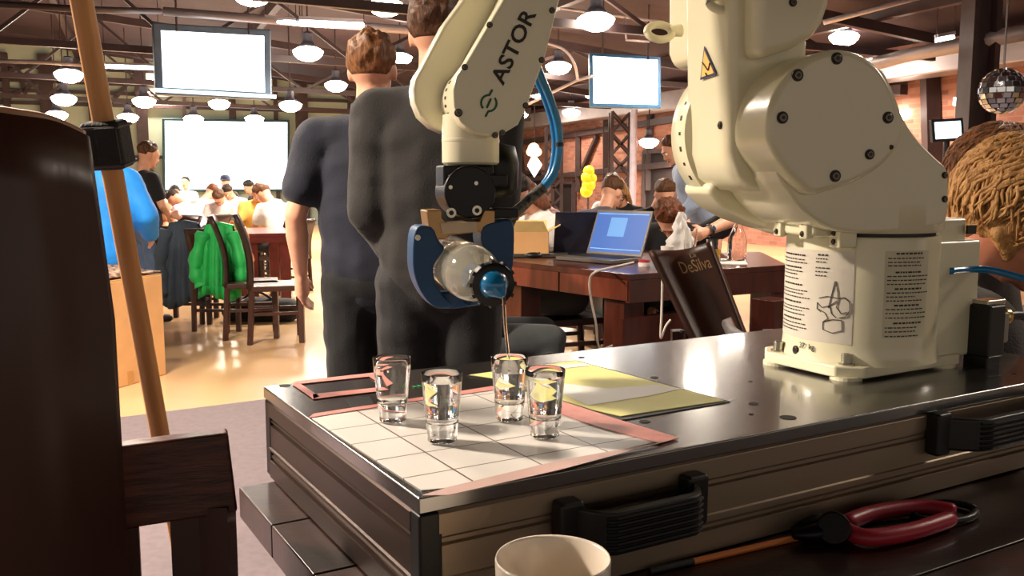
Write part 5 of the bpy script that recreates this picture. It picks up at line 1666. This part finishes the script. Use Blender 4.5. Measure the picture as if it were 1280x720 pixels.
def coat(u_list, v_top, v_bot, Y, label, m, depth=.16, seed=0, m_in=None):
    """garment hung over a chair back: folded sheet falling to both sides, with sleeves"""
    u0, u1 = u_list
    tl, tr = W(u0, v_top, Y), W(u1, v_top, Y)
    zb = W((u0 + u1) / 2, v_bot, Y).z; zt = tl.z
    mid = (tl + tr) / 2; wdt = (tr - tl).length
    root = empty("coat" if seed == 1 else "jacket", Vector((mid.x, mid.y, zb)), label, "coat" if seed == 1 else "jacket")
    def fn(a, b):
        # b: 0 = front hem, .5 = top fold, 1 = back hem
        s = 1 - abs(2 * b - 1)
        z = zb + (zt - zb) * (s ** .8)
        if b > .5: z = max(z, zb + (zt - zb) * .35)
        half = wdt * (.34 + .24 * (1 - s) ** .7)
        x = (a - .5) * 2 * half
        fold = .028 * math.sin(a * 19 + seed) * (1 - s) + .018 * math.sin(a * 41 + seed * 2) * (1 - s)
        y = (-1 if b < .5 else 1) * (depth * .5 * (1 - s) ** .5 + .012) + fold
        z += .03 * math.sin(a * 7 + seed * 3) * (1 - s) - .05 * abs(a - .5) * s
        return Vector((mid.x + x, mid.y + y, z))
    MB().grid(fn, 30, 26).build("drape", m, root, solid=.012, smooth=True)
    for sd in (-1, 1):
        p0 = Vector((mid.x + sd * wdt * .40, mid.y - depth * .3, zt - .10)); p1 = Vector((mid.x + sd * wdt * (.52 + .06 * seed), mid.y - depth * .5, zt - .38)); p2 = Vector((mid.x + sd * wdt * .48, mid.y - depth * .5, zb + .10))
        q = MB(); q.tube(curve_pts([p0, p1, p2], 6), [.055 + .012 * math.sin(i * 1.7) for i in range(13)], 12)
        q.build("sleeve", m, root, smooth=True)
    return root
coat((206, 254), 272, 380, 8.0, "dark navy coat hanging over a chair left of the green jacket", cloth("slate_navy", "3b4653"), seed=1)
coat((252, 297), 275, 371, 7.6, "bright green jacket hanging over a chair", cloth("vivid_green", "22b455", rough=.55), seed=2)
coat((276, 305), 276, 318, 8.2, "orange garment hanging behind the green jacket", ORG_, depth=.12, seed=3)
# bag under the chairs
bgp = at_floor(318, 8.3)
q = MB(); cap(q, bgp + Vector((-.22, 0, .11)), bgp + Vector((.28, 0, .10)), .12, .11, flat=1.2)
bgr = empty("duffel_bag", bgp, "black duffel bag on the floor under the bare chairs", "bag")
for i, p in enumerate(q.v):
    if p.z < .002: q.v[i] = Vector((p.x, p.y, .002))
q.build("bag_body", c_black, bgr, smooth=True)
q = MB(); q.tube(curve_pts([bgp + Vector((-.14, -.04, .20)), bgp + Vector((0, -.05, .28)), bgp + Vector((.16, -.04, .19))], 6), .012, 8); q.build("strap", m_blackplastic, bgr, smooth=True)

# ---- tables
m_tab = mat("mahogany_table", "4a2117", rough=.3, var=.3, scale=3, stretch=(1, 10, 1), bump=.04, bscale=30, coat=.25)
def table(a, b, depth, z, label, name="dining_table", m=None, th=.09, group=None):
    """a,b: near corners at height z; depth away from viewer"""
    m = m or m_tab
    a, b = Vector(a), Vector(b); d = (b - a); d.z = 0; X = d.normalized(); Y = Vector((-X.y, X.x, 0))
    root = empty(name, Vector(((a.x + b.x) / 2, (a.y + b.y) / 2, 0)) + Y * depth / 2, label, "table", group)
    A = Vector((a.x, a.y, z)); B = Vector((b.x, b.y, z))
    n = 4
    for k in range(n):
        o0 = Y * (depth * k / n); o1 = Y * (depth * (k + 1) / n - .003)
        MB().prism([A + o0, B + o0, B + o1, A + o1], -UP * .035).build("plank", m, root, bevel=.002)
    L = d.length
    MB().prism([A + X * .02 + Y * .015 - UP * .036, B - X * .02 + Y * .015 - UP * .036, B - X * .02 + Y * (depth - .015) - UP * .036, A + X * .02 + Y * (depth - .015) - UP * .036], -UP * (th - .03)).build("apron", m, root)
    for p in (A + X * .12 + Y * .12, B - X * .12 + Y * .12, A + X * .12 + Y * (depth - .12), B - X * .12 + Y * (depth - .12)):
        MB().box((p.x, p.y, (z - th) / 2), (.10, .10, z - th - .002), axes=(X, Y, UP)).build("leg", m, root)
    return root
ZL = .84
# long table with laptops: near corner at (785,352)
tc = onz(786, 343, ZL); tl_ = onz(600, 322, ZL); trr = onz(975, 318, ZL)
Xd = (tc - tl_).normalized()
LT = empty("laptop_table", Vector((tc.x, tc.y, 0)), "long dark wooden table with laptops and glassware beyond the case", "table")
far1 = tl_ + Vector((.10, 1.3, 0)); far2 = trr + Vector((.5, 1.0, 0))
pe = [tl_ - Xd * .3, tc, onz(985, 331, ZL), onz(985, 331, ZL) + Vector((.1, .9, 0)), tl_ + Vector((.0, .5, 0)) - Xd * .3]
n = 5
MB().prism(pe, -UP * .03).build("table_top", m_tab, LT, bevel=.003)
pe2 = [p - UP * .03 for p in pe]
fr_a, fr_b = pe[0] - UP * .03, pe[1] - UP * .03
Yd = Vector((-Xd.y, Xd.x, 0))
m_edge = mat("reddish_table_edge", "6b3322", rough=.35, var=.25, scale=4, stretch=(10, 1, 1), coat=.2)
L0 = (fr_b - fr_a).length
for k in range(3):
    s0_, s1_ = fr_a.lerp(fr_b, k / 3), fr_a.lerp(fr_b, (k + 1) / 3 - .006)
    MB().prism([s0_ + Yd * .0, s1_, s1_ + Yd * .03, s0_ + Yd * .03], -UP * .10).build("edge_board", m_edge, LT, bevel=.002)
e3 = pe[2] - UP * .03
Xr = (e3 - fr_b).normalized(); Yr = Vector((-Xr.y, Xr.x, 0))
MB().prism([fr_b + Xr * .004, e3, e3 + Yr * .03, fr_b + Xr * .004 + Yr * .03], -UP * .11).build("edge_board", m_tab, LT, bevel=.002)
for p in (tc + Yd * .12 - Xd * .15, tc + Xr * 1.0 + Yr * .1, tl_ + Yd * .12 + Xd * .25, tl_ + Yd * .95 + Xd * .2, tc + Yd * .7 + Xd * .3):
    MB().box((p.x, p.y, (ZL - .14) / 2), (.14, .14, ZL - .14), axes=(Xd, Yd, UP)).build("leg", m_tab, LT, bevel=.004)
# panel leg under the near corner
MB().box((tc.x - Xd.x * .08 + Yd.x * .25, tc.y - Xd.y * .08 + Yd.y * .25, .31), (.05, .45, .61), axes=(Xd, Yd, UP)).build("panel_leg", m_tab, LT)

def laptop(c, yaw, label, open_deg, w=.36, d=.245, lid_m=None, scr=None, group="laptops on the long table", shell="6d6660"):
    root = empty("laptop", c, label, "laptop", group)
    R = Matrix.Rotation(yaw, 3, 'Z')
    T = lambda x, y, z: c + R @ Vector((x, y, z))
    X, Y = R @ Vector((1, 0, 0)), R @ Vector((0, 1, 0))
    ms = mat("laptop_shell_" + shell, shell, rough=.35, metal=.4)
    base = MB().box(T(0, 0, .012), (w, d, .020), axes=(X, Y, UP)).build("base", ms, root, bevel=.004)
    kb = MB().box(T(0, .03, .0225), (w * .88, d * .48, .002), axes=(X, Y, UP)).build("keyboard", m_blackplastic, base)
    MB().box(T(0, -.075, .0225), (w * .28, d * .26, .0015), axes=(X, Y, UP)).build("touchpad", ms, base)
    for i in range(5):
        MB().box(T(0, .078 - .021 * i, .0242), (w * .86, .016, .002), axes=(X, Y, UP)).build("key_row", mat("key_grey", "2b2a2c", rough=.5), base)
    t = math.radians(open_deg - 90)
    ld = (Y * math.sin(t) + UP * math.cos(t)).normalized(); ln = X.cross(ld)   # lid up direction, facing normal
    h0 = T(0, d / 2 - .006, .022)
    lid = MB().box(h0 + ld * (d * .5), (w, .010, d), axes=(X, ln, ld)).build("lid", ms, root, bevel=.003)
    fn_ = ln if ln.dot(R @ Vector((0, -1, 0))) > 0 else -ln
    if scr:
        MB().box(h0 + ld * (d * .5) + fn_ * .0052, (w * .94, .001, d * .88), axes=(X, ln, ld)).build("screen", scr, lid)
        MB().box(h0 + ld * (d * .62) + fn_ * .006 - X * .02, (w * .30, .0008, d * .42), axes=(X, ln, ld)).build("window", emis("screen_window", "4f83b8", .75), lid)
        MB().box(h0 + ld * (d * .13) + fn_ * .006, (w * .90, .0008, d * .012), axes=(X, ln, ld)).build("task_bar", emis("screen_bar", "7fb4e6", .8), lid)
        MB().box(h0 + ld * (d * .91) + fn_ * .006, (w * .90, .0008, d * .012), axes=(X, ln, ld)).build("title_bar", emis("screen_bar", "7fb4e6", .8), lid)
    MB().cyl(h0 - X * w * .4, h0 + X * w * .4, .006, seg=10).build("hinge", m_blackplastic, base)
    return root
scr_blue = emis("blue_desktop", "1c4f96", .75)
lp = onz(748, 326, ZL); 
laptop(Vector((lp.x, lp.y, ZL)), -.80, "open laptop with a blue desktop on its screen", 112, w=.40, d=.27, scr=scr_blue)
lp2 = onz(713, 315, ZL)
laptop(Vector((lp2.x, lp2.y - .15, ZL)), PI + .12, "dark laptop seen from behind its lid", 108, w=.27, d=.25, shell="3b3c4c")
lp3 = onz(675, 321, ZL)
laptop(Vector((lp3.x, lp3.y + .02, ZL)), .05, "closed-looking grey laptop base with a mouse on it", 176, w=.32, d=.17, shell="55504c")
# mouse
mp3 = onz(667, 321.5, ZL + .028)
ms_ = empty("mouse", Vector((mp3.x, mp3.y, ZL + .024)), "black computer mouse lying near the open carton", "mouse")
MB().ball(Vector((mp3.x, mp3.y - .02, ZL + .040)), (.048, .03, .017), 18, 10).build("shell", m_blackplastic, ms_, smooth=True)
MB().cyl(Vector((mp3.x + .03, mp3.y - .026, ZL + .052)), Vector((mp3.x + .03, mp3.y - .014, ZL + .052)), .006, seg=12).build("scroll_wheel", m_boltdark, ms_)
# open carton with flaps
cp = W(658, 320, lp3.y + .06); 
ct = empty("open_carton", Vector((cp.x, cp.y, ZL)), "small open cardboard carton with raised flaps on the laptop table", "box")
hw, hd_, hh_ = .125, .10, .145
for (x, y, sx, sy) in ((0, -hd_, 2 * hw, .006), (0, hd_, 2 * hw, .006), (-hw, 0, .006, 2 * hd_), (hw, 0, .006, 2 * hd_)):
    MB().box((cp.x + x, cp.y + y, ZL + hh_ / 2), (sx, sy, hh_)).build("carton_side", m_carton, ct)
MB().box((cp.x, cp.y, ZL + .004), (2 * hw, 2 * hd_, .006)).build("carton_floor", m_cartonin, ct)
top = ZL + hh_
m_flap = mat("yellow_flap", "e3c583", rough=.75)  # flaps in a yellower card than the carton sides
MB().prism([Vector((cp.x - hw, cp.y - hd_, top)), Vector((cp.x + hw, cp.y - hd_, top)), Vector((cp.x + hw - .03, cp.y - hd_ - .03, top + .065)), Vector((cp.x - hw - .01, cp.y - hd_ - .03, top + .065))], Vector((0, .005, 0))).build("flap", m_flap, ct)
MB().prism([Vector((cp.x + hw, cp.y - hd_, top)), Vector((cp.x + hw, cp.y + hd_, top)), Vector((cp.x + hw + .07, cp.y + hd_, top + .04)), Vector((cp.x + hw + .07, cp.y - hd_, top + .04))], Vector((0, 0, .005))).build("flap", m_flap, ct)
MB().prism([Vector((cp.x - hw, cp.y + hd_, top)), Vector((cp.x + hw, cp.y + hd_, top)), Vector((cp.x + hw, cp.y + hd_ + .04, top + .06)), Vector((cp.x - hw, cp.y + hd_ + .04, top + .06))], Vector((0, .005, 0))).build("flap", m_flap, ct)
# white cables hanging from the table
def cable(label, pts, r=.005, col="cfc6b8"):
    tag(MB().tube(curve_pts(pts, 8), r, 8).build("cable", mat("cable_" + col, col, rough=.5), smooth=True), label, "cable", "cables at the laptop table")
fy = tc.y - .07
cable("white laptop cable hanging down over the table edge", [onz(792, 328, ZL + .008), onz(770, 333, ZL + .008), W(744, 340, fy - .14), W(737, 352, fy - .16), W(739, 375, fy - .15), W(745, 405, fy - .15), W(747, 428, fy - .12), W(752, 436, fy - .06), W(765, 432, fy)])
cable("short grey cable looped over the table edge by the mouse", [onz(688, 327, ZL + .008), W(686, 329, tl_.y + .02), W(684, 335, tl_.y - .02), W(683, 345, tl_.y - .02)], .004, "8a7a6c")
cable("thin pale cable beside the chair printed DeSilva", [W(828, 345, 3.6), W(827, 390, 3.6), W(826, 422, 3.6), W(832, 408, 3.62), W(838, 400, 3.64)], .0045)

# ---- glassware and small things on the right half of that table
ry = lambda u, v: onz(u, v, ZL)
def carafe(u, v, label, h=.25, r=.052):
    p = ry(u, v)
    root = empty("carafe", Vector((p.x, p.y, ZL + .001)), label, "carafe")
    t = .003
    outp = [(0, 0), (r * .95, 0), (r, .006), (r, h * .42), (r * .9, h * .55), (r * .55, h * .72), (r * .42, h * .82), (r * .5, h), (r * .5 - t, h)]
    inn = [(r * .42 - t, h * .82), (r * .55 - t, h * .72), (r * .9 - t, h * .55), (r - t, h * .42), (r - t, .010), (0, .010)]
    MB().lathe(outp + inn, p, seg=32).build("glass_wall", m_glass, root, smooth=50)
    return root
carafe(921, 326, "clear glass carafe beside the robot pedestal")
gp_ = ry(892, 328)
jg = empty("juice_glass", Vector((gp_.x, gp_.y, ZL + .001)), "short glass half full of orange juice", "glass")
MB().lathe([(0, 0), (.034, 0), (.036, .005), (.042, .125), (.040, .125), (.034, .012), (0, .010)], gp_, seg=28).build("glass_wall", m_glass, jg, smooth=50)
MB().lathe([(0, .0115), (.0335, .012), (.0375, .072), (0, .072)], gp_, seg=28).build("juice", mat("orange_juice", "f0c24a", rough=.3), jg, smooth=50)
# crumpled white tissue heap and cup
hp0 = ry(850, 327)
def heap(a, b):
    t = 2 * PI * a; rr_ = .09 * (1 - b) ** .6
    n_ = mnoise.noise(Vector((math.cos(t) * 2, math.sin(t) * 2, b * 6))) * .035
    return hp0 + Vector(((rr_ + n_) * math.cos(t), (rr_ + n_) * .7 * math.sin(t), .002 + .27 * b))
tag(MB().grid(heap, 32, 18, wrap=True).build("tissue_heap", WHT, smooth=True), "heap of crumpled white tissue on the laptop table", "tissue")
def tumbler(u, v, label, m, h=.11, r=.036, dy_=0):
    p = ry(u, v) + Vector((0, dy_, 0))
    root = MB().lathe([(0, 0), (r * .8, 0), (r, h), (r * .94, h), (r * .75, .006), (0, .006)], p + UP * .001, seg=24).build("tumbler" if m is m_glass else "paper_cup", m, smooth=50)
    return tag(root, label, "glass" if m is m_glass else "cup")
tumbler(832, 331, "plain pale cup left of the tissue heap", mat("paper_cup", "ddd6cf", rough=.5), .10, .036, -.05)
tumbler(863, 331, "tall clear tumbler right of the tissue heap", m_glass, .19, .036, .02)
jp = ry(805, 333)
jr_ = empty("small_jar", Vector((jp.x, jp.y, ZL)), "small white pot with red lid near the laptop corner", "jar")
MB().lathe([(0, 0), (.028, 0), (.03, .004), (.03, .022), (0, .022)], jp, seg=22).build("pot", WHT, jr_, smooth=50)
MB().lathe([(0, .022), (.031, .022), (.031, .034), (.028, .036), (0, .036)], jp, seg=22).build("lid", mat("red_lid", "a5353a", rough=.4), jr_, smooth=50)
pn = ry(905, 331)
tag(MB().prism([ry(885, 330) , ry(935, 331), ry(930, 325), ry(886, 323)], UP * .003).build("napkin", WHT), "white napkin under the carafe", "napkin")
# crumpled snack bag left of the laptop screen
sp_ = ry(733, 316)
def snack(a, b):
    t = 2 * PI * a; rr_ = .05 * (1 - .5 * b) + mnoise.noise(Vector((math.cos(t) * 2, math.sin(t) * 2, b * 5 + 9))) * .02
    return sp_ + Vector((rr_ * math.cos(t), -.16 + rr_ * .6 * math.sin(t), .002 + .17 * b))
tag(MB().grid(snack, 24, 12, wrap=True).build("snack_bag", mat("snack_print", "c9c1a4", rough=.4, col2="4a3d34", scale=30), smooth=True), "crumpled snack bag between the two laptops", "bag")

# ---- leather chair back printed DeSilva
DY = 3.35
dS = empty("restaurant_chair", at_floor(880, DY), "dark leather chair printed DeSilva in front of the laptop table", "chair")
dp = [(812, 314), (824, 313), (845, 313), (868, 309), (888, 302), (899, 325), (912, 360), (926, 400), (934, 425), (872, 440), (860, 425), (842, 380), (826, 345)]
dn = Vector((-.25, -.97, 0)).normalized()
def dpl(u, v, s=0): return onplane(u, v, at_floor(868, DY) + dn * s + UP * .9, (dn + UP * .25).normalized())
def dgrid(a, b):
    l = (812 + (872 - 812) * b, 314 + (440 - 314) * b); r = (888 + (934 - 888) * b, 302 + (425 - 302) * b)
    u = l[0] + (r[0] - l[0]) * a; v = l[1] + (r[1] - l[1]) * a + 6 * math.sin(PI * a) * (1 - b)
    return dpl(u, v) - dn * (.05 * math.sin(PI * a) - .0)
bk_ = MB().grid(dgrid, 16, 14).build("backrest", mat("brown_printed_leather", "4d3025", rough=.38, var=.12, scale=6, bump=.08, bscale=120), dS, solid=.025, smooth=True)  # backrest leather coloured lighter to stand in for its brown sheen
m_gold = mat("gold_print", "cda873", rough=.4, metal=.3)
def dtext(txt, a0_, b0_, wa, hb):
    vs, fs = text_mesh(txt, (0, 0, 0), (1, 0, 0), (0, 1, 0), 1.0, depth=0)
    wmax = max(p.x for p in vs)
    out = []
    for p in vs:
        a = a0_ + wa * p.x / wmax; b = b0_ - hb * p.y
        out.append(dgrid(a, b) + dn * .0165 + UP * .004)
    MB().add(out, fs).build("lettering", m_gold, bk_, fix=False)
dtext("DeSilva", .36, .245, .52, .125)
dtext("La", .60, .10, .10, .04)
bc = dgrid(.5, 1.0); sz = bc.z
for sx in (-.17, .17):
    MB().bar(bc + Vector((sx, .0, .05)), Vector((bc.x + sx + .02, bc.y + .05, 0)), .04).build("leg", m_chair, dS)
    MB().bar(Vector((bc.x + sx, bc.y + .40, 0)), Vector((bc.x + sx, bc.y + .40, .44)), .04).build("leg", m_chair, dS)
MB().box((bc.x, bc.y + .2, .455), (.42, .44, .06)).build("seat", m_leather, dS, bevel=.012)
# brown chair under the grey-trousered person, chairs for the table sitters
def under(u, Y, yaw, label, **k):
    k.setdefault('seat_h', .405)
    return chair(at_floor(u, Y), yaw, label, **k)
under(572, 4.35, -PI * .47, "brown wooden chair with its seat edge showing behind the glasses", back_h=.9, w=.46)
under(708, 5.95, PI * .62, "dark chair of the long-haired person in white", back_h=.8)
under(740, 7.0, -.62, "dark chair of the man in the grey t-shirt", back_h=.8)
under(850, 6.3, PI - .3, "dark chair of the auburn-haired man bowed at the laptop", back_h=.85)
# tables of the crowd
m_redt = mat("reddish_table", "6a2b26", rough=.35, var=.2, coat=.2)
table(W(300, 292, 9.0), W(372, 291, 9.2), 1.2, .76, "reddish table behind the bare wooden chairs", m=m_redt, group="tables of the crowd")
for (u, Y, yaw, lab) in SEATS:
    under(u, Y, yaw, "chair under the " + lab, back_h=.84, group="chairs of the seated crowd")

for bf, yw, lab in ((BOW1, -1.7, "dark chair under the wavy blond bowed person"), (BOW2, -1.6, "dark chair under the brown-haired bowed person")):
    chair(bf.loc, yw, lab, back_h=bf.P.z + .30, seat_h=bf.P.z - .19, group="chairs of the two bowed people")
# ---- wall decorations
dd = W(668, 205, 22.0)
hg = empty("hanging_sign", dd, "glowing white diamond sign with a round top by the doorway", "sign")
gl_ = emis("sign_glow", "fff3ea", 1.6)
MB().prism([W(659, 207, 22), W(668, 222, 22), W(678, 206, 22), W(667, 190, 22)], Vector((0, .12, 0))).build("diamond", gl_, hg, bevel=.02)
for (u, v, r) in ((667, 186, .14), (663, 190, .10), (672, 190, .10)):
    MB().ball(W(u, v, 22), r, 16, 10).build("globe", emis("sign_globe", "ffdf9e", 1.6), hg, smooth=True)
p = W(668, 186, 22.05)
MB().cyl(p, Vector((p.x, p.y, ceil_z((p - HC).dot(HB)))), .012, seg=6).build("cord", m_steel, hg)
bl_ = at_floor(736, 16.0)
yb = empty("yellow_figure", bl_, "bright yellow balloon figure on a stand behind the grey t-shirt man", "balloon")
m_yb = mat("yellow_balloon", "f2c81e", rough=.35)
for (u, v, r) in ((736, 214, .10), (734, 222, .11), (739, 223, .10), (736, 231, .12), (733, 239, .11)):
    MB().ball(W(u, v, 16), r, 16, 10).build("balloon", m_yb, yb, smooth=True)
MB().cyl(W(735, 241, 16), bl_ + UP * .01, .02, seg=10).build("stand", m_steel, yb)
MB().cyl(bl_, bl_ + UP * .02, .2, seg=20).build("foot", m_steel, yb)
# mirror ball
mc = W(1253, 114, 7.0); rmb = .165
mbr = empty("mirror_ball", mc - UP * rmb, "silver mirror ball hanging at the upper right edge", "mirror ball")
m_mir = mat("mirror_facet", "d8dade", rough=.06, metal=1.0, var=.02)
mbm = MB().ball(mc, rmb * .97, 24, 14).build("core", mat("ball_core", "55565a", rough=.4, metal=.6), mbr)
cnt = 0
for j in range(-5, 6):
    el = j * PI / 12.5; nn_ = max(4, int(18 * math.cos(el)))
    for i in range(nn_):
        az = 2 * PI * i / nn_
        d = Vector((math.cos(az) * math.cos(el), math.sin(az) * math.cos(el), math.sin(el)))
        if d.y > .35: continue
        tl = Matrix.Rotation(.05 * math.sin(i * 7 + j), 3, 'X') @ d
        X, Y, A_ = basis(tl)
        MB().box(mc + d * rmb, (.050, .036, .006), axes=(X, Y, A_)).build("facet", m_mir, mbm)
MB().cyl(mc + UP * rmb * .95, Vector((mc.x, mc.y, ceil_z((mc - HC).dot(HB)))), .008, seg=6).build("cord", m_steel, mbr)
p = W(1196, 132, 10.2)
tag(MB().box(p, (.05, .05, .11)).build("wall_light", emis("wall_light_glow", "f4f4ff", 4), bevel=.01), "tiny bright wall light left of the mirror ball", "wall light")
bpy.data.objects["wall_light"].location = W(1194, 132, 12.6)
bpy.data.scenes.remove(TMP)
